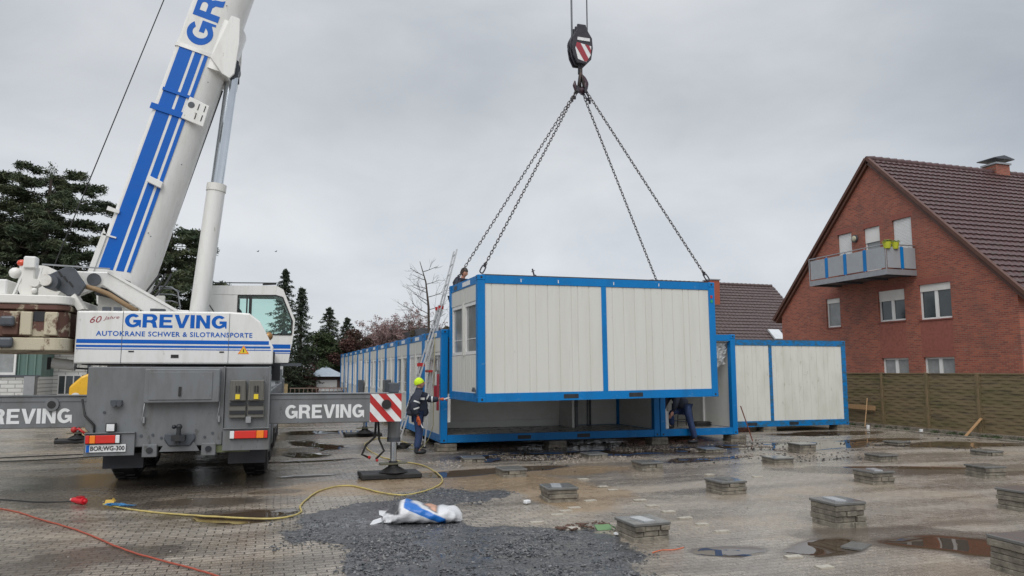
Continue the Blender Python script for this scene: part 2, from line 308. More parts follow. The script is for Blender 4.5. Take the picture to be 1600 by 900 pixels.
X, Y = np.meshgrid(ax, ay)
near = ((X > -14) & (X < 30) & (Y > 0) & (Y < 34))
gsd = sdpoly(X + (fbm(X * 1.6, Y * 1.6, 3, 3) - .5) * .8, Y + (fbm(X * 1.6, Y * 1.6, 3, 9) - .5) * .8, GRAVEL)
zg = np.clip(gsd / .25 + .5, 0, 1); zs = ell(X, Y, SAND, .5); zp = ell(X, Y, PUD, .45); zw = ell(X, Y, STAIN, .45)
zg = np.maximum(zg, .55 * np.clip(fbm(X * .8, Y * 2.2, 4, 50) * 3 - 1.35, 0, 1) * (np.exp(-((Y - 16.6) / .9) ** 2) * (X > 4.2) * (X < 20)))
zp = np.where(near, zp, 0)
Z = (fbm(X * .5, Y * .5, 3, 5) - .5) * .03 * near + zg * ((fbm(X * 9, Y * 9, 3, 71) - .3) * .035) * (gsd > -.5) - np.clip(zp - .45, 0, .3) * .03 * near
sstep = lambda v: np.clip(v, 0, 1) ** 2 * (3 - 2 * np.clip(v, 0, 1))
Z = Z - .42 * sstep((Y - 38) / 5) * sstep((62 - Y) / 6) * sstep((X + 1.5) / 1.5) * sstep((4.6 - X) / .5)      # the drive to the garage lies lower
nx, ny = len(ax), len(ay)
me = bpy.data.meshes.new('ground'); V = np.stack([X, Y, Z], -1).reshape(-1, 3)
i = np.arange((ny - 1) * (nx - 1)); r_, c_ = i // (nx - 1), i % (nx - 1); a_ = r_ * nx + c_
F = np.stack([a_, a_ + 1, a_ + nx + 1, a_ + nx], -1)
me.vertices.add(len(V)); me.vertices.foreach_set('co', V.ravel()); me.loops.add(F.size); me.loops.foreach_set('vertex_index', F.ravel().astype(np.int32))
me.polygons.add(len(F)); me.polygons.foreach_set('loop_start', (np.arange(len(F)) * 4).astype(np.int32)); me.polygons.foreach_set('loop_total', np.full(len(F), 4, np.int32)); me.update(calc_edges=True)
me.polygons.foreach_set('use_smooth', np.ones(len(F), bool))
at = me.attributes.new('zone', 'FLOAT_COLOR', 'POINT'); at.data.foreach_set('color', np.stack([zg, zs, zp, zw], -1).ravel().astype(np.float32))
ground = bpy.data.objects.new('ground', me); col.objects.link(ground); tag(ground, kind='structure')
gm = bpy.data.materials.new('wet_paving'); t, b = nodes(gm); n = t.nodes.new; l = t.links.new; me.materials.append(gm)
tc = n('ShaderNodeTexCoord'); P_ = tc.outputs['Object']
zo = n('ShaderNodeAttribute'); zo.attribute_name = 'zone'; zc = n('ShaderNodeSeparateColor'); l(zo.outputs['Color'], zc.inputs[0])
def noise(scale, det=6, rough=.6, vec=P_, dist=0):
    q = n('ShaderNodeTexNoise'); q.inputs['Scale'].default_value = scale; q.inputs['Detail'].default_value = det; q.inputs['Roughness'].default_value = rough; q.inputs['Distortion'].default_value = dist; l(vec, q.inputs['Vector']); return q.outputs['Fac']
def rng(v, a, b2, c=0, d=1):
    q = n('ShaderNodeMapRange'); l(v, q.inputs[0]); q.inputs[1].default_value = a; q.inputs[2].default_value = b2; q.inputs[3].default_value = c; q.inputs[4].default_value = d; return q.outputs[0]
def mixc(f, a, b2, bt='MIX'):
    q = n('ShaderNodeMix'); q.data_type = 'RGBA'; q.blend_type = bt
    if isinstance(f, float): q.inputs[0].default_value = f
    else: l(f, q.inputs[0])
    for k, v in ((6, a), (7, b2)):
        if isinstance(v, tuple): q.inputs[k].default_value = (*v, 1)
        else: l(v, q.inputs[k])
    return q.outputs[2]
def mth(op, a, b2=None):
    q = n('ShaderNodeMath'); q.operation = op; q.use_clamp = op in ('MULTIPLY', 'ADD', 'SUBTRACT')
    for k, v in ((0, a), (1, b2)):
        if v is None: continue
        if isinstance(v, (int, float)): q.inputs[k].default_value = v
        else: l(v, q.inputs[k])
    return q.outputs[0]
wv = n('ShaderNodeVectorMath'); wv.operation = 'ADD'; nw = n('ShaderNodeTexNoise'); nw.inputs['Scale'].default_value = .8; l(P_, nw.inputs['Vector']); sv = n('ShaderNodeVectorMath'); sv.operation = 'SCALE'; sv.inputs['Scale'].default_value = .07; l(nw.outputs['Color'], sv.inputs[0]); l(P_, wv.inputs[0]); l(sv.outputs[0], wv.inputs[1])
br = n('ShaderNodeTexBrick'); l(wv.outputs[0], br.inputs['Vector']); br.inputs['Scale'].default_value = 1; br.inputs['Brick Width'].default_value = .2; br.inputs['Row Height'].default_value = .1; br.inputs['Mortar Size'].default_value = .0075; br.inputs['Mortar Smooth'].default_value = .3
br.inputs['Color1'].default_value = (.37, .325, .27, 1); br.inputs['Color2'].default_value = (.24, .21, .175, 1); br.inputs['Mortar'].default_value = (.045, .036, .028, 1)
spk = rng(noise(75, 3, .8), .4, .62, .55, 1.45)
sx = n('ShaderNodeSeparateXYZ'); l(P_, sx.inputs[0])
rightf = rng(sx.outputs[0], 2.0, 4.5)
fine = mixc(rng(noise(38, 4, .75), .35, .65), (.155, .135, .112), (.42, .37, .31))
base = mixc(mth('MULTIPLY', rightf, .62), br.outputs['Color'], fine)
sc2 = n('ShaderNodeCombineColor'); l(spk, sc2.inputs[0]); l(spk, sc2.inputs[1]); l(spk, sc2.inputs[2])
base = mixc(1.0, base, sc2.outputs[0], 'MULTIPLY')
# damp patches and drying edges, streaked along the way the vehicles drove
mpn = n('ShaderNodeMapping'); mpn.inputs['Rotation'].default_value = (0, 0, R(28)); mpn.inputs['Scale'].default_value = (.28, 1.3, 1); l(P_, mpn.inputs[0])
damp = rng(noise(.9, 8, .62, mpn.outputs[0], .4), .43, .62)
base = mixc(mth('MULTIPLY', damp, .50), base, (.075, .06, .047))
base = mixc(rng(noise(.55, 7, .6), .52, .75, 0, .6), base, (.34, .265, .18))
# sand
sandm = rng(mth('ADD', mth('MULTIPLY', zc.outputs[1], .8), mth('MULTIPLY', noise(3.2, 7, .7), .45)), .5, .85)
base = mixc(mth('MULTIPLY', sandm, .8), base, mixc(noise(8, 6, .7), (.17, .115, .065), (.36, .255, .15)))
# stains
stm = rng(mth('MULTIPLY', zo.outputs['Alpha'], rng(noise(1.7, 7, .65), .25, .6, .35, 1)), .3, .6)
base = mixc(mth('MULTIPLY', stm, .62), base, (.045, .034, .027))
# dark rubble bed
grm = rng(mth('ADD', mth('MULTIPLY', zc.outputs[0], .6), mth('ADD', mth('MULTIPLY', noise(14, 5, .8), .28), mth('MULTIPLY', noise(2.2, 4, .6), .22))), .66, .76)
gcol = mixc(rng(noise(30, 5, .85), .38, .66), (.014, .015, .018), (.12, .12, .125))
base = mixc(grm, base, gcol)
# puddles
pn = mth('ADD', zc.outputs[2], mth('ADD', mth('MULTIPLY', noise(2.6, 9, .72), .46), mth('MULTIPLY', noise(17, 5, .7), .12)))
pud = rng(pn, .68, .86); wetr = rng(pn, .46, .74)
base = mixc(mth('MULTIPLY', wetr, .6), base, (.06, .045, .033))
base = mixc(mth('MULTIPLY', pud, .9), base, (.055, .036, .022))
l(base, b.inputs['Base Color'])
ro = rng(noise(6, 6, .7), .35, .65, .30, .62)
ro = mth('SUBTRACT', ro, mth('MULTIPLY', rng(noise(.38, 6, .6, mpn.outputs[0]), .42, .56), .27)); ro = mth('SUBTRACT', ro, mth('MULTIPLY', damp, .16)); ro = mth('SUBTRACT', ro, mth('MULTIPLY', wetr, .16)); ro = mth('SUBTRACT', ro, mth('MULTIPLY', stm, .1)); ro = mth('ADD', ro, mth('MULTIPLY', grm, .1))
ro = mth('MAXIMUM', ro, .10)
mf = n('ShaderNodeMix'); l(pud, mf.inputs[0]); l(ro, mf.inputs[2]); mf.inputs[3].default_value = .015; l(mf.outputs[0], b.inputs['Roughness'])
b.inputs['Specular IOR Level'].default_value = .5
hgt = mth('ADD', mth('MULTIPLY', mth('SUBTRACT', 1.0, br.outputs['Fac']), mth('SUBTRACT', .6, mth('MULTIPLY', rightf, .35))), mth('MULTIPLY', noise(45, 4, .75), .35))
hgt = mth('ADD', hgt, mth('MULTIPLY', grm, mth('MULTIPLY', noise(28, 5, .8), .9)))
bp = n('ShaderNodeBump'); bp.inputs['Distance'].default_value = .012; l(hgt, bp.inputs['Height']); l(mth('SUBTRACT', .85, mth('MULTIPLY', pud, .85)), bp.inputs['Strength']); l(bp.outputs[0], b.inputs['Normal'])

# light pavers that mark the parking bays (flush with the paving)
m = M()
marks = [(5.3, 6.3), (5.28, 6.74), (5.27, 8.04), (5.27, 8.48), (5.28, 8.91), (5.3, 9.37), (5.3, 9.84), (5.35, 10.32), (5.38, 11.33), (5.37, 11.69), (3.3, 9.24), (3.73, 9.63), (3.95, 9.85), (4.16, 10.04), (4.61, 10.5), (5.4, 12.6), (7.9, 12.4), (8.6, 11.9)]
for s_, t_ in marks:
    a = rnd.uniform(-.12, .12); m.cbox((s_, t_, .008), .2 * rnd.uniform(.8, 1), .1 * rnd.uniform(.8, 1), .016, Matrix.Rotation(a, 3, 'Z'))
tag(m.build('bay_marking', mat('light_paver', (.42, .39, .33), .5, c2=(.22, .2, .17), amt=.9, scale=20)), kind='structure')

# loose stones: the dark rubble, the gravel in front of the containers, small crumbs
def stones(name, mt, n, fn, lo, hi, label, cat):
    m = M(); k = 0
    base = [(1, 0, 0), (-1, 0, 0), (0, 1, 0), (0, -1, 0), (0, 0, 1), (0, 0, -1)]; fc = [(0, 2, 4), (2, 1, 4), (1, 3, 4), (3, 0, 4), (2, 0, 5), (1, 2, 5), (3, 1, 5), (0, 3, 5)]
    pts = fn(n)
    for x, y, z in pts:
        s = lo + (hi - lo) * rnd.random() ** 3; a = rnd.random() * 6.28; c, q = math.cos(a), math.sin(a)
        vs = []
        for bx, by, bz in base:
            r1 = rnd.uniform(.6, 1.25) * s; X_, Y_, Z_ = bx * r1 * 1.3, by * r1, bz * r1 * .6 + rnd.uniform(-.3, .3) * s
            vs.append((x + X_ * c - Y_ * q, y + X_ * q + Y_ * c, z + Z_))
        m.add(vs, fc)
    return tag(m.build(name, mt), label, cat, kind='stuff')
nr = np.random.default_rng(4)
def in_gravel(n):
    x = nr.uniform(0, 4.2, n * 5); y = 6.4 + 6 * nr.random(n * 5)
    d = sdpoly(x + (fbm(x * 1.6, y * 1.6, 3, 3) - .5) * .8, y + (fbm(x * 1.6, y * 1.6, 3, 9) - .5) * .8, GRAVEL)
    k = (d > -.12) & (nr.random(len(d)) < np.clip(d * 2.5 + .35, 0, 1)) & (nr.random(len(d)) < .08 + 2.6 * np.clip(fbm(x * 1.5, y * 1.5, 3, 88) - .38, 0, 1))
    x, y = x[k][:n], y[k][:n]; return np.stack([x, y, np.full(len(x), .006)], -1)
RUB = mat('rubble_stone', (.028, .031, .037), .26, c2=(.19, .19, .19), amt=1, scale=16, lo=.42, hi=.68)
stones('rubble', RUB, 17000, in_gravel, .005, .024, 'dark wet crushed rubble spread over the paving around the sack', 'rubble')
def strip(x0, x1, y0, y1, thr, sd):
    def f(n):
        x = nr.uniform(x0, x1, n * 4); y = nr.uniform(y0, y1, n * 4); k = fbm(x * .9, y * 1.3, 4, sd) > thr; x, y = x[k][:n], y[k][:n]; return np.stack([x, y, np.full(len(x), .004)], -1)
    return f
stones('gravel', mat('brown_gravel', (.17, .135, .11), .5, c2=(.36, .33, .29), amt=1, scale=30, lo=.45, hi=.6), 5200, strip(3.2, 12.5, 14.8, 17.6, .52, 7), .006, .03, 'brown gravel and stone chips in front of the open container', 'gravel')
stones('debris', mat('dark_crumbs', (.03, .028, .028), .5), 1500, strip(5, 21, 13.5, 19.5, .5, 19), .01, .04, 'dark crumbs of earth scattered over the wet yard near the fence', 'debris')
stones('crumbs', mat('pale_crumbs', (.30, .27, .23), .6, c2=(.06, .05, .05), amt=1, scale=30), 900, strip(-6, 14, 5.5, 16, .45, 23), .004, .014, 'small pale crumbs of stone lying about on the pavers', 'debris')

# ---------------------------------------------------------------- concrete piers
def pier(loc, n, label, plate=1, w_=.46, rz=0):
    loc = (loc[0] + .05, loc[1], 0)
    g = thing('concrete_pier', label, 'pier', loc, rz, 'stacked concrete piers in rows on the yard')
    z = -.005
    for k in range(n):
        h = rnd.choice((.055, .06, .07)); m = M(); z1 = z + h
        if rnd.random() < .5:      # a course of two or three pavers
            xs = [-w_ / 2, -w_ / 6 + rnd.uniform(-.04, .04), w_ / 6 + rnd.uniform(-.04, .04), w_ / 2]
            for a, b2 in zip(xs[:-1], xs[1:]): j = rnd.uniform(-.02, .02); m.box(a + .004, b2 - .004, -w_ / 2 + j, w_ / 2 + j, z, z1)
        else:
            j = rnd.uniform(-.012, .012); m.box(-w_ / 2 + j, w_ / 2 + j, -w_ / 2 - j, w_ / 2 - j, z, z1)
        m.build('course', CONC, g, bevel=.006); z = z1 + .003
    M().box(-w_ / 2 - .012, w_ / 2 + .012, -w_ / 2 - .012, w_ / 2 + .012, z, z + .035).build('top_slab', SLATE, g, bevel=.006); z += .035
    if plate:
        a = rnd.uniform(-.25, .25); M().cbox((rnd.uniform(-.1, .02), rnd.uniform(-.03, .06), z + .006), .15, .28, .012, Matrix.Rotation(a, 3, 'Z')).build('shim_plate', SLATE if plate == 2 else DWHITE_P, g)
    return g
DWHITE_P = mat('pale_plate', (.40, .42, .44), .15, c2=(.25, .26, .27), amt=.5, scale=12)
PI = [((4.15, 8.05), 3, 'concrete pier at the right end of the dark rubble, pale plate on top', 1), ((4.15, 10.75), 3, 'concrete pier just behind the rubble tongue, on the sandy patch', 1),
 ((7.0, 10.6), 3, 'concrete pier alone in mid yard, nearest in the second row right of the sack', 2), ((6.9, 7.97), 4, 'tall four course concrete pier in the middle foreground behind the brown puddle', 1),
 ((10.05, 10.65), 3, 'low concrete pier between the tall foreground pier and the fence', 1), ((12.6, 10.62), 3, 'concrete pier near the right photo edge, small pavers in its middle course', 0),
 ((10.15, 8.0), 4, 'concrete pier cut by the right photo edge, upper of the two there', 0), ((6.98, 5.5), 5, 'concrete pier cut by the lower right corner of the photo', 0), ((4.3, 5.3), 2, 'nearest concrete pier, only its slab top shows at the bottom edge', 1),
 ((4.25, 13.45), 2, 'small concrete pier on wet sand right of the outrigger foot', 0), ((7.1, 13.45), 2, 'flat concrete pier half sunk in the brown gravel', 0), ((6.95, 15.7), 1, 'pale low concrete pier in the gravel under the hanging container', 0),
 ((4.15, 15.9), 1, 'lowest concrete pier, left of the puddle before the open container', 0), ((10.2, 13.45), 2, 'concrete pier on the dark wet strip, front one left of the fence puddles', 0), ((12.2, 15.15), 3, 'three course concrete pier standing in the water before the right container', 0),
 ((10.15, 15.95), 1, 'flat concrete pier in front of the man stepping out', 0), ((12.7, 13.2), 2, 'flat concrete pier on the dark wet strip, below the container corner', 0), ((16.0, 13.4), 1, 'flat concrete pier at the right photo edge in front of the fence', 0), ((15.9, 15.95), 1, 'thin concrete pier near the fence puddle, left of the leaning board', 0)]
for (s_, t_), n_, lb, pl in PI: pier((s_, t_, 0), n_, lb, pl, rz=rnd.uniform(-.10, .10))
for s_, t_, lb in ((4.12, 18.25, 'concrete support under the near left corner of the open container'), (7.0, 18.15, 'concrete support under the middle of the open container'), (9.95, 18.15, 'concrete support under the joint of open and corridor container'),
                   (12.45, 18.2, 'concrete support under the right corner of the corridor container'), (15.3, 20.6, 'concrete support under the middle of the right container'), (18.2, 20.6, 'concrete support under the far right container corner'), (4.15, 22.8, 'concrete support under the second row container'), (4.15, 27.8, 'concrete support under the fourth row container')):
    g = thing('concrete_pier', lb, 'pier', (s_, t_, 0), 0, 'supports under the containers')
    M().box(-.25, .25, -.2, .2, -.005, .085).build('course', CONC, g, bevel=.006); M().box(-.24, .24, -.21, .21, .088, .168).build('course', CONC, g, bevel=.006)

# ---------------------------------------------------------------- containers
def corr(m, a, b2, z0, z1, depth, axis_, inward, step=.29, groove=.012):
    """a sheet metal panel with pressed vertical grooves; axis_ 'x' runs along x at y=depth, 'y' runs along y at x=depth; inward +1/-1"""
    ps = []; x = a; i = 0; ps.append((a, 0)); rr = random.Random(int(a * 100) + int(z1 * 10))
    while x + step < b2 - .02:
        x += step * (1 if i % 4 else .55); i += 1
        if x > b2 - .04: break
        ps += [(x - .012, 0), (x - .006, groove * inward), (x + .006, groove * inward), (x + .012, 0)]
    ps.append((b2, 0)); n = len(ps)
    f = (lambda p, z: (p[0], depth + p[1], z)) if axis_ == 'x' else (lambda p, z: (depth + p[1], p[0], z))
    vs = [f(p, z0) for p in ps] + [f(p, z1) for p in ps]
    back = .06 * inward; fb = (lambda x_, z: (x_, depth + back, z)) if axis_ == 'x' else (lambda x_, z: (depth + back, x_, z))
    m.add(vs, [(k, k + 1, n + k + 1, n + k) for k in range(n - 1)])
    m.add([fb(a, z0), fb(b2, z0), fb(b2, z1), fb(a, z1)], [(0, 1, 2, 3)])
def window_part(g, y0, y1, z0, z1, x=0, closed=False, gl=None):
    """one window in the end wall (plane x), frame proud of a recessed pane"""
    m = M(); f = .075
    m.box(x + .012, x + .07, y0, y1, z0, z0 + f).box(x + .012, x + .07, y0, y1, z1 - f, z1).box(x + .012, x + .07, y0, y0 + f, z0 + f, z1 - f).box(x + .012, x + .07, y1 - f, y1, z0 + f, z1 - f)
    w_ = m.build('window', PVC, g)
    if closed:
        mm = M(); zz = z0 + f
        while zz < z1 - f - .01: mm.box(x + .03, x + .045, y0 + f, y1 - f, zz, min(zz + .045, z1 - f)); zz += .05
        mm.build('shutter', SHUT, w_)
    else:
        M().box(x + .045, x + .055, y0 + f, y1 - f, z0 + f, z1 - f).build('pane', gl or GLASSL, w_)
        M().box(x + .036, x + .044, y0 + f, y1 - f, (z0 + z1) / 2 - .24, (z0 + z1) / 2 - .225).build('glazing_bar', PVC, w_)
    return w_
def container(label, loc, L=6.06, W=2.44, H=2.8, rz=0, front='panel', left='window', right='panel', back='panel', mid=None, group=None, fr=None, pn=None, pw=.17, pe=.16, pockets=True, roof=True, interior=False):
    fr = fr or BLUE; pn = pn or PANEL
    g = thing('site_container', label, 'container', loc, rz, group); rb, rt = .19, .19
    for x in (0, L - pw):
        for y in (0, W - pe): M().box(x, x + pw, y, y + pe, .115, H - .118).build('corner_post', fr, g, bevel=.008)
    # bottom rail with fork pockets, top rail
    for nm, z0, z1, mm in (('bottom_rail', 0, rb, fr), ('top_rail', H - rt, H - .01, fr)):
        ins = .012
        for y in (ins, W - .09 - ins):
          m = M()
          if nm == 'bottom_rail' and pockets:
            xs = [pw, L * .33, L * .33 + .36, L * .66 - .36, L * .66, L - pw]
            m.prism([(xs[0], z0 + .005), (xs[5], z0 + .005), (xs[5], z1), (xs[0], z1)], lambda p: (p[0], y, p[1]), lambda p: (p[0], y + .09, p[1]))
            mh = M()
            for a, b2 in ((xs[1], xs[2]), (xs[3], xs[4])):
                yy = y - .004 if y < 1 else y + .0905
                M().box(a, b2, yy, yy + .0035, z0 + .045, z1 - .05).build('fork_pocket', DARK, g)
          else: m.box(pw, L - pw, y, y + .09, z0 + .005, z1)
          m.build(nm, mm, g)
        for x in (ins, L - .09 - ins): M().box(x, x + .09, pe, W - pe, z0 + .005, z1).build('end_rail', mm, g)
    # corner castings with oval holes
    for x in (-.004, L - .176):
        for y in (-.004, W - .16):
            for z in (0, H - .118):
                m = M(); m.box(x, x + .18, y, y + .164, z, z + .118)
                o = m.build('corner_casting', fr, g, bevel=.01)
                d = M(); yy = y - .003 if y < 1 else y + .165; d.cyl((x + .09, yy, z + .06), (x + .09, yy + .004, z + .06), .026, n=10)
                xx = x - .003 if x < 1 else x + .181; d.cyl((xx, y + .08, z + .06), (xx + .004, y + .08, z + .06), .026, n=10)
                d.build('casting_hole', DARK, o)
    z0, z1 = rb, H - rt
    if front == 'panel':
        segs = [(pw, L - pw)] if not mid else [(pw, mid - .06), (mid + .06, L - pw)]
        for a, b2 in segs:
            m = M(); corr(m, a, b2, z0, z1, .03, 'x', 1); m.build('side_panel', pn, g)
        if mid: M().box(mid - .06, mid + .06, .008, .09, z0, z1).build('middle_post', fr, g, bevel=.006)
    if back == 'panel': m = M(); corr(m, pw, L - pw, z0, z1, W - .03, 'x', -1); m.build('back_panel', pn, g)
    if right == 'panel': m = M(); corr(m, pe, W - pe, z0, z1, L - .03, 'y', -1); m.build('end_panel', pn, g)
    if left == 'panel': m = M(); corr(m, pe, W - pe, z0, z1, .03, 'y', 1, step=.2); m.build('end_panel', pn, g)
    if left in ('window', 'shutter', 'mixed'):
        mdy = W / 2; wt = z1 - .36
        m = M(); corr(m, pe, W - pe, z0, 1.03, .03, 'y', 1, step=.14); m.build('lower_panel', pn, g)
        m = M(); m.box(.022, .085, pe, mdy - .01, wt, z1).box(.022, .085, mdy + .01, W - pe, wt, z1).box(.03, .085, mdy - .01, mdy + .01, wt, z1).build('shutter_box', pn, g)
        M().box(.0, .085, mdy - .06, mdy + .06, 1.03, wt).build('mullion', pn, g)
        M().box(-.012, .085, pe + .002, W - pe - .002, .985, 1.035).build('sill', pn, g) if False else None
        window_part(g, pe + .02, mdy - .07, 1.04, wt - .005, .02, left == 'shutter')
        window_part(g, mdy + .07, W - pe - .02, 1.04, wt - .005, .02, left != 'window')
        m = M().box(.075, .085, pe, pe + .02, 1.03, wt).box(.075, .085, W - pe - .02, W - pe, 1.03, wt); m.build('reveal', SHUT, g)
    if left == 'door':
        m = M(); corr(m, pe, .72, z0, z1, .03, 'y', 1, step=.14); corr(m, 1.70, W - pe, z0, z1, .03, 'y', 1, step=.14); m.box(.03, .09, .72, 1.7, 2.3, z1); m.build('end_panel', pn, g)
        d = M().box(.0, .06, .75, 1.67, z0 + .02, 2.27).build('door', PVC, g, bevel=.01); M().box(-.035, -.003, .80, .84, 1.1, 1.16).box(-.05, -.035, .80, .94, 1.12, 1.14).build('handle', STEEL, d)
    if left != 'open':      # white type plates and the socket recess on the end top rail
        M().box(.004, .0095, .62, 1.25, H - .155, H - .05).build('type_plate', DWHITE, g)
        M().box(.004, .0095, 1.75, 2.0, H - .15, H - .06).build('socket_recess', GREYD, g)
    if roof:
        m = M(); m.box(.09, L - .09, .09, W - .09, H - .05, H - .012); m.build('roof', ROOFM, g)
        M().box(.1, L - .1, .012, .05, H - .008, H + .012).build('roof_edge', GREYD, g); M().box(.1, L - .1, W - .05, W - .012, H - .008, H + .012).build('roof_edge', GREYD, g)
    M().box(.11, L - .11, .11, W - .11, .06, rb - .01).build('floor', LINO if interior else GREYD, g)
    if interior:
        m = M().box(.1, L - .1, .1, W - .1, H - .21, H - .19); m.build('ceiling', INNER, g)
        M().box(pw, L - pw, W - .1, W - .094, rb, H - .21).build('inner_wall', INNER, g)
        if right == 'panel': M().box(L - .1, L - .094, .18, W - .1, rb, H - .21).build('inner_wall', INNER, g)
        if left in ('window', 'shutter', 'panel', 'mixed'): M().box(.094, .1, .18, W - .1, rb, 1.03).build('inner_wall', INNER, g)
    return g
# the container hanging from the crane
RL, RZ = (4.18, 15.38, 1.28), .03
hang = container('container hanging in mid air from four chains, cream panels in a blue frame', RL, H=2.77, rz=RZ, left='window', mid=3.05)
hang.rotation_euler = (0, -.0105, RZ)
st = M().box(5.93, 5.99, -.009, -.0045, 2.38, 2.45).build('red_sticker', RED, hang); M().box(5.93, 5.99, -.009, -.0045, 2.27, 2.34).build('green_sticker', mat('green_sticker', (.02, .32, .12), .5), hang)
m = M().cyl((-.05, .24, .28), (-.01, .24, .28), .045, n=12).cbox((-.03, .24, .25), .05, .14, .05); m.build('drain_outlet', GREYD, hang)
m = M()
for x in (1.0, 1.9, 3.3, 4.5): m.box(x, x + .02, .006, .0105, 2.63, 2.70)
m.build('rail_notch', DWHITE, hang)
m = M().box(.12, 5.94, .012, .075, 2.772, 2.785); m.build('roof_seal', GREYD, hang)
# open container standing below
C0 = (3.95, 18.05, .19)
ground_c = container('open sided container on the ground under the hanging one, grey inside', C0, front='open', left='mixed', interior=True)
m = M().box(4.05, 4.12, 1.35, 2.33, .19, 2.59); m.build('partition', INNER, ground_c); M().box(4.14, 4.22, 1.33, 1.42, .19, 2.59).box(5.0, 5.04, 2.28, 2.32, .19, 2.5).box(4.75, 4.79, 1.9, 1.94, .19, 2.55).build('pipe', GREYD, ground_c)
M().box(.35, 4.0, 2.22, 2.335, .19, .38).build('skirting_duct', INNER, ground_c)
m = M()
for x in (.75, 1.75, 2.75, 3.7): m.box(x, x + .02, 2.325, 2.338, .62, 1.5).box(x - .09, x - .02, 2.318, 2.338, .62, .70).box(x + .04, x + .11, 2.318, 2.338, .62, .70)
m.build('wall_socket', SHUT, ground_c); M().box(.175, .25, .03, .09, .5, 1.2).build('window_sill_board', PVC, ground_c)
# corridor container, end open towards the yard
corr_c = container('narrow open end container with a person stepping out', (10.03 + 2.44, 18.05, .19), rz=R(90), front='panel', left='open', right='panel', back='panel', interior=True)
M().box(3.4, 3.46, .1, 2.34, .19, 2.59).build('partition', INNER, corr_c); M().box(1.5, 1.56, .1, .16, .19, 2.59).box(3.32, 3.4, .1, .3, .19, 2.59).build('trim', PVC, corr_c)
M().box(.18, 5.9, .1, .106, .19, 2.59).build('inner_wall', INNER, corr_c)
def crumple(pts, name, m_, parent):
    me_ = M().add(pts[0], pts[1]); return me_.build(name, m_, parent)
vs = []; fs = []
for i_ in range(9):
    for j_ in range(9): vs.append((.12 + .035 * math.sin(i_ * 1.9 + j_ * 1.3) + .02 * j_, .2 + i_ * .085 + .03 * math.sin(j_ * 2.1), 2.56 - j_ * .075 - .05 * i_ * (j_ > 3) * rnd.random()))
for i_ in range(8):
    for j_ in range(8): fs.append((i_ * 9 + j_, (i_ + 1) * 9 + j_, (i_ + 1) * 9 + j_ + 1, i_ * 9 + j_ + 1))
pf = crumple((vs, fs), 'plastic_film', FILM, None)
pf.location = (10.03 + 2.44, 18.05, .19); pf.rotation_euler = (0, 0, R(90)); tag(pf, 'crumpled clear plastic film hanging in the top corner of the corridor container', 'plastic film')
# right container
right_c = container('grounded container at the far right by the fence, dirty cream panels', (12.49, 20.4, .17), L=5.95, front='panel', left='panel', mid=2.93, fr=BLUEW, pn=PANELD)
# the row running away to the left
words = ['', 'second', 'third', 'fourth', 'fifth', 'sixth', 'seventh', 'eighth', 'ninth', 'tenth', 'eleventh', 'last and farthest']
protos = {}
kinds = ['', 'mixed', 'window', 'shutter', 'window', 'window', 'mixed', 'door', 'shutter', 'window', 'door', 'window']
for k in range(1, 12):
    lb = f'{words[k]} container of the long row behind the ladder, counted from the worker'
    loc = (3.95, 18.05 + 2.452 * k, .19); kd = kinds[k]
    if kd not in protos: protos[kd] = container(lb, loc, left=kd, group='containers standing in a long row')
    else: copy_thing(protos[kd], loc, 0, lb)
# small wall cabinets hung on the row
for (s_, t_, z_, lb) in ((3.80, 26.2, 1.05, 'grey electrical box on the container row beside the ladder'), (3.80, 34.5, .95, 'small grey electrical box far along the container row')):
    g = thing('electrical_box', lb, 'electrical box', (s_, t_, z_), 0); M().box(-.08, .14, 0, .55, 0, .6).build('housing', GREYD, g, bevel=.02); M().box(-.09, -.082, .05, .5, .05, .55).build('lid', GREY, g)

# ---------------------------------------------------------------- roofs, houses
def tile_roof(m, o, ux, dv, L, D, nz, cw=.30, ch=.34, amp=.04, step=.055):
    """overlapping pantiles: a wave across, a step at every course; o ridge corner, ux along the ridge, dv down the slope, nz outward normal"""
    o, ux, dv, nz = Vector(o), Vector(ux).normalized(), Vector(dv).normalized(), Vector(nz).normalized()
    nc = int(L / cw) * 6; rows = int(D / ch)
    us = [L * i / nc for i in range(nc + 1)]; wave = [(1 - abs(math.sin(math.pi * u / cw)) ** .7) * -amp + amp for u in us]
    vs = []; fs = []
    for r in range(rows):
        a, b2 = r * D / rows, (r + 1) * D / rows; k = len(vs)
        for v, hh in ((a, 0), (b2, step), (b2, -.005)):
            j = rnd.uniform(-.002, .002)
            for u, wv_ in zip(us, wave): vs.append(o + ux * u + dv * v + nz * (hh + wv_ * (1 if hh >= 0 else 0) + j))
        n_ = nc + 1
        for q in (0, 1):
            fs += [(k + q * n_ + i, k + q * n_ + i + 1, k + (q + 1) * n_ + i + 1, k + (q + 1) * n_ + i) for i in range(nc)]
    return m.add(vs, fs)
def slab(m, P, th):
    P = [Vector(p) for p in P]; nz = (P[1] - P[0]).cross(P[2] - P[0]).normalized() * th; n_ = len(P)
    return m.add(P + [p - nz for p in P], [tuple(range(n_)), tuple(range(n_, 2 * n_))[::-1]] + [(i, n_ + i, n_ + (i + 1) % n_, (i + 1) % n_) for i in range(n_)])
HS, HL = 24.7, 14.0          # gable plane, length of the house
TA, TB, TC = 18.75, 31.9, 25.33; ZE, ZR = 4.72, 11.25
house = thing('brick_house', 'red brick gabled house with a balcony on its gable, dark tiled roof, behind the fence', 'house', (HS, TC, 0))
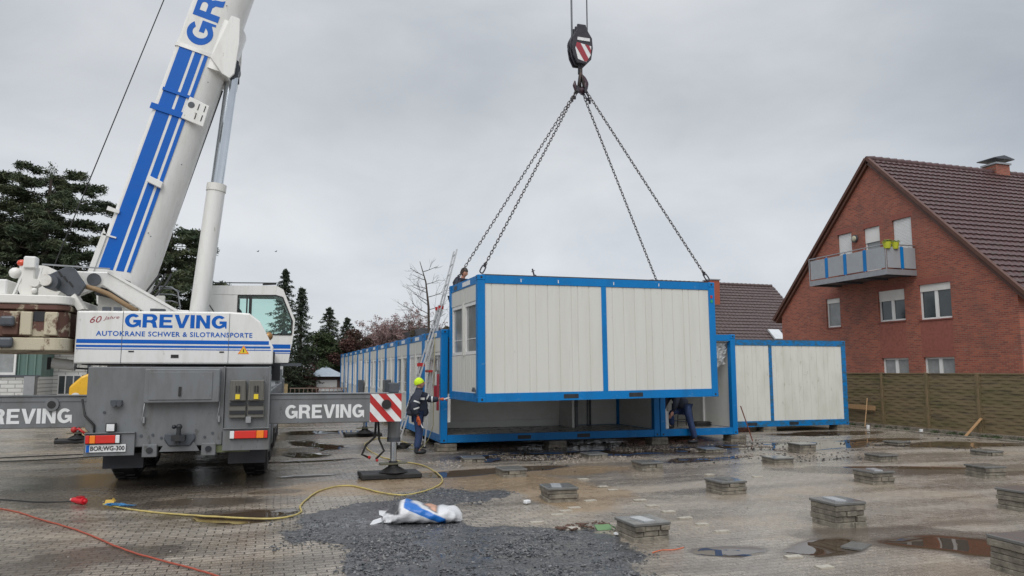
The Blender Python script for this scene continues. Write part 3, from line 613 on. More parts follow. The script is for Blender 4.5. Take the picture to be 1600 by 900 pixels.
# gable wall with real openings: strips between openings
ops = [('shutter', 26.61, 27.49, 6.35, 8.22, 1), ('balcony_door', 24.98, 25.88, 6.3, 8.22, .34), ('shutter', 23.31, 24.3, 6.3, 8.29, 1), ('window', 27.54, 28.44, 3.98, 5.32, .16), ('window', 23.87, 25.28, 4.05, 5.36, .34), ('window', 21.67, 23.15, 4.0, 5.40, .2), ('window', 23.85, 25.24, 1.1, 2.50, 0), ('window', 21.7, 23.11, 1.1, 2.50, 0)]
def roof_z(t_): return ZE + (ZR - ZE) * (1 - abs(t_ - TC) / (TC - TA if t_ < TC else TB - TC))
m = M(); ts = sorted({TA + .25, TB - .25, TC} | {o_[1] for o_ in ops} | {o_[2] for o_ in ops})
for a, b2 in zip(ts[:-1], ts[1:]):
    hs = sorted([(o_[3], o_[4]) for o_ in ops if o_[1] < (a + b2) / 2 < o_[2]]); z = -.1
    for lo_, hi_ in hs: m.prism([(a, z), (b2, z), (b2, lo_), (a, lo_)], lambda p: (HS, p[0], p[1]), lambda p: (HS + .3, p[0], p[1])); z = hi_
    m.prism([(a, z), (b2, z), (b2, roof_z(b2) - .18), (a, roof_z(a) - .18)], lambda p: (HS, p[0], p[1]), lambda p: (HS + .3, p[0], p[1]))
m.build('gable_wall', BRICK, house, True)
M().box(HS + .3, HS + HL, TA + .25, TA + .55, -.1, ZE).box(HS + .3, HS + HL, TB - .55, TB - .25, -.1, ZE).box(HS + HL - .3, HS + HL, TA + .55, TB - .55, -.1, ZE).build('side_wall', BRICK2, house, True)
for sd, tb in ((-1, TA), (1, TB)):
    rd = Vector((0, tb - TC, ZE - ZR)); D = rd.length; nzv = Vector((0, sd * (ZR - ZE), abs(tb - TC))).normalized()
    m = M(); tile_roof(m, (HS - .12, TC, ZR), (1, 0, 0), rd, HL + .3, D + .25, nzv); r_ = m.build('roof', TILE, house, True)
    m = M(); e0 = Vector((HS - .14, TC, ZR - .02)); e1 = e0 + rd.normalized() * (D + .25)
    dn = nzv * -.06; slab(m, [e0 + dn, e1 + dn, e1 + dn + Vector((HL + .3, 0, 0)), e0 + dn + Vector((HL + .3, 0, 0))], .1 * (-1 if sd > 0 else 1)); m.build('roof_boarding', BROWN, house, True)
    m = M(); m.bar(e0 + nzv * .05, e1 + nzv * .05, .16, .13, up=nzv); m.build('verge_tile', BROWN, house, True)
m = M()
for i_ in range(int(HL / .4)): m.cyl((HS - .15 + i_ * .4, TC, ZR + .0), (HS - .15 + i_ * .4 + .42, TC, ZR + .025), .13, .15, 10)
m.build('ridge_tile', TILE, house, True)
def house_window(o_, kind):
    a, b2, lo_, hi_, sh = o_[1:]
    xs = HS + .10; fw = .07
    m = M(); m.box(xs, xs + .08, a, b2, lo_, lo_ + fw).box(xs, xs + .08, a, b2, hi_ - fw, hi_).box(xs, xs + .08, a, a + fw, lo_ + fw, hi_ - fw).box(xs, xs + .08, b2 - fw, b2, lo_ + fw, hi_ - fw)
    wide = b2 - a > 1.2
    if wide: m.box(xs - .005, xs + .08, (a + b2) / 2 - .075, (a + b2) / 2 + .075, lo_ + fw, hi_ - fw)
    f = m.build('window', PVC, house, True)
    if sh > 0:
        mm = M(); zz = hi_ - fw
        end = lo_ + fw if sh >= 1 else hi_ - sh * (hi_ - lo_)
        if sh >= 1:
            while zz > end: mm.box(xs - .02, xs - .004, a + .02, b2 - .02, max(zz - .052, end), zz); zz -= .06
        else: mm.box(xs - .03, xs - .006, a + .01, b2 - .01, end, hi_ - .005)
        mm.build('roller_shutter', SHUT if sh < 1 else PVC, f)
    if sh < 1: M().box(xs + .03, xs + .045, a + fw, b2 - fw, lo_ + fw, hi_ - fw).build('pane', GLASSL if (b2 - a < 1 or hi_ < 3) else GLASS, f)
    M().box(HS - .04, HS + .11, a - .04, b2 + .04, lo_ - .055, lo_ - .002).build('sill', mat_sill, f)
    m = M()
    for i_ in range(int((b2 - a + .2) / .075)): m.box(HS - .004, HS + .1, a - .1 + i_ * .075, a - .1 + i_ * .075 + .066, hi_ + .002, hi_ + .235)
    m.build('lintel', BRICK_PLAIN, f)
mat_sill = mat('brick_sill', (.20, .055, .04), .7, c2=(.10, .04, .03), scale=5); BRICK_PLAIN = mat('soldier_brick', (.27, .088, .064), .75, c2=(.19, .065, .05), amt=.8, scale=9)
for o_ in ops: house_window(o_, o_[0])
# rendered spandrels of smoother red brick between the windows
for a, b2 in ((23.87, 25.28), (21.67, 23.15)): M().box(HS - .004, HS - .001, a, b2, 2.76, 3.93).build('spandrel', BRICK_PLAIN, house, True)
# balcony
bt0, bt1, bs = 23.2, 27.66, HS - 1.5
m = M().box(bs, HS, bt0, bt1, 5.86, 5.98); m.build('balcony_slab', GREYD, house, True)
bf = M().box(bs - .03, bs, bt0 - .03, bt1, 5.8, 6.02).box(bs, HS, bt0 - .03, bt0, 5.8, 6.02).box(bs, HS, bt1, bt1 + .03, 5.8, 6.02).build('balcony_beam', mat('galvanised', (.30, .31, .33), .45, metal=.4, scale=5), house, True)
PANG = mat('balcony_panel', (.30, .32, .34), .35, c2=(.24, .25, .27), amt=.4, scale=2)
bl = (bt1 - bt0) / 4
for i_ in range(4):
    a = bt0 + i_ * bl; M().box(bs - .02, bs - .005, a + (.10 if i_ else .04), a + bl - .10, 6.08, 6.93).build('balcony_panel', PANG, house, True)
    if i_: M().box(bs - .024, bs - .004, a - .085, a + .085, 6.06, 6.95).build('balcony_stripe', BLUE, house, True)
M().box(bs + .04, HS - .80, bt0 - .02, bt0 - .005, 6.08, 6.93).build('balcony_panel', PANG, house, True); M().box(HS - .62, HS - .02, bt0 - .02, bt0 - .005, 6.08, 6.93).build('balcony_panel', PANG, house, True)
M().box(HS - .79, HS - .63, bt0 - .024, bt0 - .004, 6.06, 6.95).build('balcony_stripe', BLUE, house, True)
m = M()
for p0, p1 in (((bs, bt0, 7.03), (bs, bt1, 7.03)), ((bs, bt0, 7.03), (HS, bt0, 7.03)), ((bs, bt1, 7.03), (HS, bt1, 7.03))): m.cyl(p0, p1, .022, n=8)
for p in ((bs, bt0), (bs, bt1), (bs, bt0 + bl), (bs, bt0 + 2 * bl), (bs, bt0 + 3 * bl), (HS - .7, bt0)): m.cyl((p[0], p[1], 5.9), (p[0], p[1], 7.03), .022, n=8)
m.build('railing', STEEL, house, True)
for t_ in (bt0 + .3, bt0 + 1.5, bt0 + 2.9, bt0 + 4.2): M().bar((bs + .1, t_, 5.84), (HS, t_, 5.84), .08, .1).build('balcony_joist', GREYD, house, True)
m = M().cyl((HS - .02, 26.36, 7.87), (HS - .09, 26.36, 7.87), .17, n=16); wl = m.build('wall_lamp', GREYD, house, True); M().sphere((HS - .1, 26.36, 7.87), .13, 12, (.4, 1, 1)).build('lamp_glass', mat('lamp_glass', (.45, .42, .3), .3), wl)
# chimney and dormer
def chimney(par, x, y, z0, z1, sx_, sy_, mt, top=True):
    c = M().box(x, x + sx_, y, y + sy_, z0, z1).build('chimney', mt, par, True)
    M().box(x - .06, x + sx_ + .06, y - .06, y + sy_ + .06, z1, z1 + .08).build('coping', STEEL, c)
    if top: M().prism([(x - .2, z1 + .28), (x + sx_ / 2, z1 + .42), (x + sx_ + .2, z1 + .28), (x + sx_ + .2, z1 + .24), (x - .2, z1 + .24)], lambda p: (p[0], y - .12, p[1]), lambda p: (p[0], y + sy_ + .12, p[1])).build('chimney_hood', GREYD, c)
CHIM = mat('chimney_brick', (.32, .08, .04), .7, c2=(.22, .06, .035), scale=6)
chimney(house, 31.9, 25.1, 10.6, 11.62, .85, .7, BRICK2)
m = M(); tile_roof(m, (31.2, 21.4, 8.75), (1, 0, 0), (0, -1, -.42), 5.5, 2.6, (0, -.42, 1)); m.build('dormer_roof', TILE, house, True)
M().box(31.3, 31.42, 19.4, 21.9, 6.4, 8.2).build('dormer_cheek', mat('zinc_sheet', (.42, .44, .47), .35, metal=.5), house, True); M().box(31.42, 36.6, 19.6, 19.7, 6.2, 7.8).build('dormer_front', PVC, house, True)
m = M().cyl((HS, TA - .18, ZE - .12), (HS + HL, TA - .18, ZE - .12), .08, n=10); m.build('gutter', GREYD, house, True)
m = M().box(HS - .25, HS, 28.9, 29.2, 1.7, 2.2); m.build('meter_box', PVC, house, True)
for t_, lb, (r0) in ((23.45, 'lime green flower pot hooked on the balcony rail, the one nearer the wall corner', 0), (24.05, 'lime green flower pot hooked on the balcony corner, left of the other pot', 0)):
    s0 = HS - 1.02 if t_ < 23.6 else HS - 1.42; t0_ = bt0
    g = thing('flower_pot', lb, 'flower pot', (s0, t0_, 6.85), 0, 'flower pots on the balcony rail')
    M().cyl((0, 0, 0), (0, 0, .26), .12, .17, 14).build('pot', mat('lime_plastic', (.45, .48, .03), .5) if t_ < 23.6 else bpy.data.materials['lime_plastic'], g)
    m = M()
    for q in range(60):
        a, e_ = rnd.random() * 6.28, rnd.random(); p = Vector((math.cos(a) * .2 * e_, math.sin(a) * .2 * e_, .26 + rnd.random() * .08)); m.cbox(p, .07, .03, .008, Matrix.Rotation(a, 3, 'Z') @ Matrix.Rotation(.5, 3, 'Y'))
    m.build('plant', mat('pot_plant', (.16, .2, .03), .7) if t_ < 23.6 else bpy.data.materials['pot_plant'], g)

# second house beyond, ridge runs to the right
h2 = thing('brick_house', 'smaller house behind with brown tiled roof, skylight and orange brick chimney', 'house', (33, 49, 0))
M().box(27.5, 38.3, 44.5, 56, -.1, 2.9).build('wall', BRICK2, h2, True)
rd = Vector((0, -6.6, -5.9)); m = M(); tile_roof(m, (27.2, 50.4, 8.8), (1, 0, 0), rd, 11.4, rd.length, (0, -5.9, 6.6), cw=.34, ch=.36, amp=.035, step=.05); m.build('roof', TILE2, h2, True)
m = M(); slab(m, [(27.2, 50.4, 8.76), (27.2, 57, 2.8), (38.6, 57, 2.8), (38.6, 50.4, 8.76)], -.2); slab(m, [(27.2, 50.4, 8.74), (27.2, 43.8, 2.86), (38.6, 43.8, 2.86), (38.6, 50.4, 8.74)], .15); m.build('roof_back', TILE2, h2, True)
M().prism([(44.6, 2.8), (50.4, 8.5), (56, 2.8)], lambda p: (38.1, p[0], p[1]), lambda p: (38.3, p[0], p[1])).build('gable', BRICK, h2, True)
m = M()
for i_ in range(28): m.cyl((27.2 + i_ * .4, 50.4, 8.84), (27.65 + i_ * .4, 50.4, 8.87), .12, .14, 8)
m.build('ridge_tile', TILE2, h2, True)
chimney(h2, 31.3, 48.3, 6.2, 8.85, .85, .85, CHIM, False)
m = M(); o0 = Vector((34.5, 45.9, 4.94)); dv = rd.normalized(); nn = Vector((0, -5.9, 6.6)).normalized()
slab(m, [o0 + nn * .12, o0 + nn * .12 - dv * -1.1, o0 + nn * .12 + dv * 1.1 + Vector((.95, 0, 0)), o0 + nn * .12 + Vector((.95, 0, 0))], .12)
m.build('skylight', mat('skylight_frame', (.55, .58, .6), .25), h2, True)

# fence
fence_x = 20.25
fg = thing('wooden_fence', 'weathered wooden lap panel fence, mossy green at the bottom, in front of the brick house', 'fence', (fence_x, 18, 0))
posts = [9.5, 11.4, 13.3, 15.2, 17.04, 18.88, 20.75, 22.6, 24.5, 26.4, 28.3]
for a, b2 in zip(posts[:-1], posts[1:]):
    m = M(); z = .12; i_ = 0
    while z < 1.84:
        q = .012 if i_ % 2 else -.012; bo = rnd.uniform(-.004, .004)
        # lap boards bow in and out between the battens
        ys = [a + .06 + (b2 - a - .12) * j / 18 for j in range(19)]
        vs = []; fs = []
        for j, y in enumerate(ys):
            off = q * math.cos(2 * math.pi * 3 * j / 18 / 1.0) * .45 + bo
            for (dx, dz) in ((-.012, -.004), (-.002, .100), (.006, .100), (.0, -.004)): vs.append((fence_x + off + dx, y, z + dz + rnd.uniform(-.002, .002)))
        for j in range(18):
            k = j * 4; fs += [(k + c_, k + (c_ + 1) % 4, k + 4 + (c_ + 1) % 4, k + 4 + c_) for c_ in range(4)]
        m.add(vs, fs); z += .098; i_ += 1
    m.box(fence_x - .03, fence_x + .03, a + .05, a + .09, .1, 1.86).box(fence_x - .03, fence_x + .03, b2 - .09, b2 - .05, .1, 1.86).box(fence_x - .035, fence_x + .035, a + .05, b2 - .05, 1.85, 1.88)
    m.build('panel', FENCE, fg, True)
for p in posts: M().box(fence_x - .045, fence_x + .045, p - .045, p + .045, 0, 1.9).build('post', POSTW, fg, True, bevel=.008)
M().box(fence_x - .09, fence_x - .04, 9.5, 28.3, -.01, .11).build('gravel_board', CONC, fg, True)
g = tag(M().bar((fence_x - .5, 17.15, .02), (fence_x - .07, 16.95, .55), .11, .03).build('leaning_board', mat('fresh_wood', (.42, .25, .12), .6)), 'pale fresh board leaning against a fence post', 'board')
g = tag(M().bar((fence_x - .12, 21.0, .66), (fence_x - .12, 23.6, .70), .03, .16).build('plank', WOOD), 'light brown plank fixed low across the fence beside the right container', 'plank')
g = tag(M().bar((fence_x - .7, 20.9, .02), (fence_x - .25, 21.2, 1.0), .025, .025).build('stick', WOOD), 'thin stick leaning by the fence plank near the right container corner', 'stick')
# kerb strip along the fence
m = M()
for i_ in range(20): m.box(fence_x - .75, fence_x - .67, 9 + i_ * 1.0, 9.99 + i_, -.02, .045)
tag(m.build('kerb', CONC, bevel=.005), kind='structure')

# ---------------------------------------------------------------- buildings on the left and behind
lb_ = thing('workshop_building', 'white brick workshop with green panelled windows and a dark flat roof behind the crane', 'building', (-14, 34, 0))
M().box(-26, -8.95, 34, 38, -.1, 1.72).build('brick_wall', WBRICK, lb_, True)
M().box(-26, -8.95, 34.25, 38, 1.72, 5.0).build('upper_wall', mat('green_cladding', (.10, .17, .15), .5, c2=(.07, .11, .1), scale=3, stretch=(6, 1, .3)), lb_, True)
m = M(); x = -26
while x < -9: m.box(x, x + .05, 34.2, 34.25, 1.8, 3.4); x += .28
m.build('cladding_rib', mat('green_rib', (.13, .21, .18), .5), lb_, True)
for x in (-10.0, -13.5, -17):
    f = M().box(x - .55, x - .48, 34.1, 34.2, 1.8, 3.4).box(x + .12, x + .19, 34.1, 34.2, 1.8, 3.4).box(x - .48, x + .12, 34.1, 34.2, 1.8, 1.9).box(x - .48, x + .12, 34.1, 34.2, 2.75, 2.82).build('window', PVC, lb_, True); M().box(x - .48, x + .12, 34.15, 34.16, 1.9, 3.4).build('pane', GLASSL, f)
M().box(-26, -8.9, 33.95, 34.02, 1.72, 1.8).build('sill', GREYD, lb_, True); M().box(-26.5, -8.6, 33.4, 38.4, 5.0, 5.3).build('flat_roof', GREYD, lb_, True)
lb2 = thing('annex_building', 'lower white brick annex with a barred window, between workshop and crane', 'building', (-7.5, 36, 0))
M().box(-8.95, -3.5, 36, 39, -.1, 3.0).build('wall', WBRICK, lb2, True); M().box(-8.9, -3.3, 35.7, 39.2, 3.0, 3.2).build('flat_roof', mat('roof_felt', (.33, .33, .28), .7), lb2, True)
f = M().box(-8.75, -7.85, 35.93, 36, .95, 1.8).build('window', PVC, lb2, True); M().box(-8.7, -7.9, 35.92, 35.925, 1.0, 1.75).build('pane', GLASS, f)
m = M()
for x in (-8.45, -8.15): m.box(x - .02, x + .02, 35.88, 35.92, .97, 1.78)
m.build('window_bar', PVC, f)
M().box(-9.35, -8.98, 33.6, 33.99, .95, 1.75).build('meter_cabinet', STEEL, lb_, True); M().cyl((-7.6, 35.9, 0), (-7.6, 35.9, 3), .06, n=8).build('downpipe', GREYD, lb2, True); M().cyl((-7.25, 35.9, 0), (-7.25, 35.9, 3), .04, n=8).build('downpipe', PVC, lb2, True)
M().box(-6.9, -4.4, 35.94, 36.0, 0, 2.6).build('gate', DARK, lb2, True)
# yellow dumper, mostly behind the crane
yd = thing('compact_loader', 'yellow compact loader parked behind the crane, rounded yellow engine hood', 'loader', (-6.6, 33.2, 0))
Y2 = mat('machine_yellow', (.75, .42, .015), .35, coat=.3)
M().prism([(-.95, .7), (-.95, 1.35), (-.55, 1.75), (-.1, 1.95), (.8, 2.0), (.8, .7)], lambda p: (p[0], -.6, p[1]), lambda p: (p[0], .6, p[1])).build('engine_hood', Y2, yd, bevel=.08, bseg=2)
M().box(.8, 2.2, -.6, .6, .5, .9).box(.9, 1.0, -.55, -.45, .9, 2.6).box(2.0, 2.1, -.55, -.45, .9, 2.6).box(.85, 2.15, -.6, .6, 2.6, 2.7).build('canopy', GREYD, yd)
for x in (-.3, 1.7):
    for y in (-.75, .55):
        wh = M().cyl((x, y, .42), (x, y + .2, .42), .42, n=20).build('wheel', BLACK, yd); M().cyl((x, y - .01, .42), (x, y, .42), .2, n=14).build('rim', Y2, wh)
dc = M().cyl((-.7, -.612, .95), (-.7, -.603, .95), .17, n=18).build('speed_disc', DWHITE, yd); text('numerals', '20', (-.83, -.613, .86), (1, 0, 0), (0, 0, 1), .26, .18, BLACK, yd, world=False, bold=.02)
# garage, gate, wall, car
gr = thing('garage', 'small garage with a pale hipped roof and white door beyond the gate', 'garage', (2.9, 48, 0))
M().box(2.2, 4.1, 48, 54, -.5, 1.62).build('wall', GARB, gr, True)
M().add([(1.9, 47.6, 1.62), (4.4, 47.6, 1.62), (4.4, 54.3, 1.62), (1.9, 54.3, 1.62), (3.15, 49.4, 2.3), (3.15, 53, 2.3)], [(0, 1, 4), (1, 2, 5, 4), (2, 3, 5), (3, 0, 4, 5), (3, 2, 1, 0)]).build('roof', mat('pale_metal_roof', (.40, .46, .52), .5), gr, True)
M().box(2.55, 3.8, 47.95, 48.0, -.4, 1.4).build('garage_door', PVC, gr, True)
car = thing('parked_car', 'dark red and grey hatchback parked in front of the garage', 'car', (3.1, 45.3, -.40))
CARP = mat('car_paint', (.06, .012, .016), .25, coat=.6)
prof = [(-.86, .25), (-.88, .75), (-.80, .98), (-.62, 1.42), (.62, 1.42), (.80, .98), (.88, .75), (.86, .25)]
M().prism(prof, lambda p: (p[0], -2.0 + (.25 if p[1] > 1.2 else 0), p[1]), lambda p: (p[0], 1.9 - (1.1 if p[1] > 1.2 else 0), p[1])).build('body', CARP, car, bevel=.06, bseg=2)
M().add([(-.7, -2.01, 1.0), (.7, -2.01, 1.0), (.58, -1.77, 1.37), (-.58, -1.77, 1.37)], [(0, 1, 2, 3)]).build('rear_window', GLASS, car)
for s_ in (-1, 1):
    M().box(.6 * s_ - .14, .6 * s_ + .14, -2.03, -2.0, .72, .92).build('tail_light', REDL, car)
    for y in (-1.3, 1.25):
        wh = M().cyl((.72 * s_, y, .31), (.90 * s_, y, .31), .31, n=18).build('wheel', BLACK, car); M().cyl((.90 * s_, y, .31), (.912 * s_, y, .31), .18, n=12).build('rim', STEEL, wh)
M().box(-.26, .26, -2.035, -2.02, .5, .62).build('number_plate', DWHITE, car); M().box(-.86, .86, -2.06, -1.9, .28, .48).build('bumper', GREYD, car)
gt = thing('metal_gate', 'low rusty brown metal bar gate in front of the garage', 'gate', (1.8, 43.3, 0))
m = M()
for z in (.15, 1.0): m.bar((.85, 43.3, z), (4.2, 43.3, z), .05)
for i_ in range(15): m.bar((.9 + i_ * .235, 43.3, -.4), (.9 + i_ * .235, 43.3, 1.0), .07, .03)
m.build('bars', mat('gate_rust', (.20, .15, .12), .6), gt, True)
tag(M().box(-1.6, .75, 43.2, 43.5, -.45, 1.25).build('garden_wall', YBRICK), 'low yellow brick garden wall beside the metal gate', 'garden wall')
tag(M().box(4.25, 4.45, 41.8, 50, -.05, 1.9).build('boundary_wall', mat('pale_wall', (.4, .38, .3), .8)), 'pale boundary wall at the end of the container row', 'wall')
h3 = thing('far_house', 'far brown brick house with a dark roof behind the container row', 'house', (8, 60, 0))
M().box(7.7, 14, 58, 68, -.1, 3.9).build('wall', GARB, h3, True); M().prism([(7.4, 3.9), (8.0, 5.2), (13.6, 5.2), (14.4, 3.9)], lambda p: (p[0], 57.6, p[1]), lambda p: (p[0], 68, p[1])).build('roof', TILE2, h3, True)
h4 = thing('far_bungalow', 'dark flat roofed building behind the container row, right of the bare tree', 'building', (12, 50, 0))
M().box(9.3, 16, 48, 56, -.1, 4.2).build('wall', GARB, h4, True); M().box(9.0, 16.4, 47.6, 56.4, 4.2, 4.75).build('roof', GREYD, h4, True)
# blue barrels at the left
for i_, (s_, t_, lb) in enumerate(((-8.55, 22.3, 'blue plastic drum at the left photo edge under the outrigger beam'),)):
    g = thing('plastic_drum', lb, 'drum', (s_, t_, 0)); DB = mat('drum_blue', (.01, .03, .22), .4)
    M().cyl((0, 0, 0), (0, 0, .85), .29, n=24).build('drum_body', DB, g); m = M()
    for z in (.02, .28, .56, .82): m.cyl((0, 0, z), (0, 0, z + .03), .305, n=24)
    m.build('drum_ring', DB, g)

# ---------------------------------------------------------------- mobile crane
RUST = mat('rusty_cream_paint', (.50, .45, .33), .6, c2=(.10, .035, .02), amt=1, scale=2.6, lo=.50, hi=.56, bump=.3, stretch=(1, 1, .7))
RUST2 = mat('rust_heavy', (.11, .05, .035), .7, c2=(.42, .37, .27), amt=1, scale=3.5, lo=.55, hi=.6, bump=.3)
TAN = mat('tan_hose', (.26, .17, .09), .6); CHOCK = mat('chock_grey', (.13, .125, .11), .6)
MUD = mat('mudflap', (.02, .022, .03), .5)
crane = thing('mobile_crane', 'white and grey truck mounted mobile crane with raised telescopic boom, rear end towards us', 'crane', (-1.45, 16.1, 0))
CY = R(-1.6)
def rot(m, a=CY, cx=-1.45, cy=13.25):
    c, q = math.cos(a), math.sin(a); m.v = [(cx + (x - cx) * c - (y - cy) * q, cy + (x - cx) * q + (y - cy) * c, z) for x, y, z in m.v]; return m
def cb(m, name, mt, parent=None, bevel=0, bseg=1): return rot(m).build(name, mt, parent or crane, True, bevel, bseg)
def clip(poly, rect):
    x0, y0, x1, y1 = rect
    for ax_, val, sg in ((0, x0, 1), (0, x1, -1), (1, y0, 1), (1, y1, -1)):
        o_ = []
        for i in range(len(poly)):
            a, b2 = poly[i - 1], poly[i]; fa, fb = (a[ax_] - val) * sg, (b2[ax_] - val) * sg
            if (fa >= 0) != (fb >= 0): t_ = fa / (fa - fb); o_.append((a[0] + (b2[0] - a[0]) * t_, a[1] + (b2[1] - a[1]) * t_))
            if fb >= 0: o_.append(b2)
        poly = o_
        if not poly: break
    return poly
def warn(name, parent, org, ux, uy, W_, H_, n, lean=1, off=.25, wm=None, rt_=True):
    """white board with red diagonal bars"""
    org, ux, uy = Vector(org), Vector(ux).normalized(), Vector(uy).normalized(); nz = ux.cross(uy)
    m = M(); p = [org, org + ux * W_, org + ux * W_ + uy * H_, org + uy * H_]; m.add(p + [q - nz * .012 for q in p], [(0, 1, 2, 3), (0, 4, 5, 1), (1, 5, 6, 2), (2, 6, 7, 3), (3, 7, 4, 0)])
    (rot(m) if rt_ else m); o = m.build(name, wm or DWHITE, parent, True)
    m = M(); pit = W_ / n; 
    for i in range(-n * 2, n * 3):
        a = (i + off) * pit; sh = lean * H_ * .9
        q = clip([(a, 0), (a + pit / 2, 0), (a + pit / 2 - sh, H_), (a - sh, H_)], (0, 0, W_, H_))
        if len(q) > 2: m.add([org + ux * x + uy * y + nz * .003 for x, y in q], [tuple(range(len(q)))])
    (rot(m) if rt_ else m); m.build('red_bars', RED, o)
    return o
T0 = 13.25
# chassis and rear bodywork
cb(M().box(-2.0, -.9, T0 + .15, 25.5, .75, 1.30), 'chassis_frame', DARK)
cb(M().box(-2.82, -.06, T0 + .5, 24.0, 1.30, 1.62), 'deck', GREY, bevel=.02)
rp = cb(M().sz([(-2.82, 1.05), (-2.62, .86), (-2.1, .74), (-.78, .74), (-.78, 2.02), (-2.82, 2.02)], T0, T0 + .5), 'rear_panel', GREY, bevel=.012)
rr_ = cb(M().box(-.775, -.06, T0 + .03, T0 + .5, 1.0, 2.02), 'rear_panel', GREY, bevel=.012)
cb(M().box(-.80, -.775, T0 - .008, T0 + .02, .95, 2.03).box(-.085, -.05, T0 - .01, T0 + .03, .98, 2.03), 'edge_strip', GREY, bevel=.004)
tb = cb(M().box(-1.97, -.84, T0 - .16, T0 - .004, 1.44, 1.99), 'tool_box', GREY, bevel=.015)
tdo = cb(M().box(-1.90, -.95, T0 - .175, T0 - .161, 1.49, 1.94), 'tool_box_door', GREY, tb, bevel=.006)
cb(M().box(-1.455, -1.415, T0 - .195, T0 - .176, 1.55, 1.70), 'latch', BLACK, tb)
for s_ in (-1.97, -.84): cb(M().tube([(s_, T0 - .03, 1.45), (s_ - .01, T0 - .04, 1.3), (s_ - .03, T0 - .03, 1.18), (s_, T0 - .03, 1.08)], .008).cyl((s_, T0 - .03, 1.12), (s_, T0 - .03, 1.22), .02, n=8), 'retaining_cable', STEEL)
cb(M().box(-2.46, -2.30, T0 - .07, T0 - .002, 1.42, 1.49).cyl((-2.41, T0 - .09, 1.43), (-2.41, T0 - .02, 1.43), .04, n=12).cyl((-2.33, T0 - .09, 1.43), (-2.33, T0 - .02, 1.43), .04, n=12), 'socket', GREYD)
cb(M().box(-2.50, -2.36, T0 - .10, T0 - .02, 1.0, 1.13), 'work_lamp', BLACK); cb(M().box(-2.485, -2.375, T0 - .108, T0 - .101, 1.01, 1.12), 'work_lamp_lens', DWHITE)
# coupling, openings, hooks under the panel
cb(M().sz([(-1.66, .86), (-1.58, .74), (-1.26, .74), (-1.18, .86), (-1.2, .95), (-1.64, .95)], T0 - .06, T0 - .005), 'coupling_ring', GREYD, bevel=.02)
cb(M().box(-1.52, -1.32, T0 - .26, T0 - .09, .84, .93).cyl((-1.42, T0 - .2, .80), (-1.42, T0 - .2, 1.04), .035, n=12).sphere((-1.42, T0 - .17, 1.06), .05, 10).sphere((-1.50, T0 - .15, 1.06), .035, 8), 'tow_coupling', DARK)
cb(M().sz([(-1.72, .66), (-1.12, .66), (-1.2, .80), (-1.64, .80)], T0 - .03, T0 - .003), 'coupling_plate', GREY)
for s_ in (-1.86, -.98): cb(M().box(s_ - .11, s_ + .11, T0 - .05, T0 + .12, .58, .78), 'towing_eye', GREY, bevel=.01); cb(M().cyl((s_, T0 - .07, .69), (s_, T0 - .051, .69), .05, n=14), 'eye_hole', DARK)
cb(M().box(-1.0, -.35, T0 + .02, T0 + .1, .62, .74), 'step_plate', mat('olive_rail', (.12, .14, .07), .6))
for a, z_ in ((-2.0, .92), (-1.83, .93), (-1.7, .88), (-1.05, .88), (-.93, .94), (-2.55, 1.3)): cb(M().cyl((a, T0 - .014, z_), (a, T0 - .002, z_), .022, n=10), 'bolt', GREYD)
# light brackets with number plate
for s0, s1, z0, z1 in ((-2.80, -2.08, .62, .97), (-.77, -.04, .65, 1.0)):
    cb(M().box(s0, s1, T0 - .06, T0 - .03, z0, z1).box(s0, s1, T0 - .09, T0 + .2, z1, z1 + .015), 'lamp_bracket', GREY, bevel=.004)
def lamp(s0, s1, z0, z1, segs):
    o = cb(M().box(s0, s1, T0 - .105, T0 - .062, z0, z1), 'tail_light', DARK, bevel=.004); x = s0 + .004
    for w_, mt_, nm in segs: cb(M().box(x, x + w_ * (s1 - s0 - .008) - .003, T0 - .125, T0 - .106, z0 + .008, z1 - .008), nm, mt_, o, bevel=.006); x += w_ * (s1 - s0 - .008)
lamp(-2.775, -2.28, .815, .955, ((.12, REDL, 'lens'), (.17, ORANGE, 'indicator_lens'), (.58, REDL, 'lens'), (.13, DWHITE, 'reversing_lens')))
lamp(-.66, -.06, .84, .98, ((.12, DWHITE, 'reversing_lens'), (.58, REDL, 'lens'), (.2, ORANGE, 'indicator_lens'), (.1, REDL, 'lens')))
pl = cb(M().box(-2.765, -2.20, T0 - .085, T0 - .07, .685, .80), 'number_plate', DWHITE)
cb(M().box(-2.76, -2.715, T0 - .089, T0 - .0855, .688, .797), 'blue_band', CBLUE, pl)
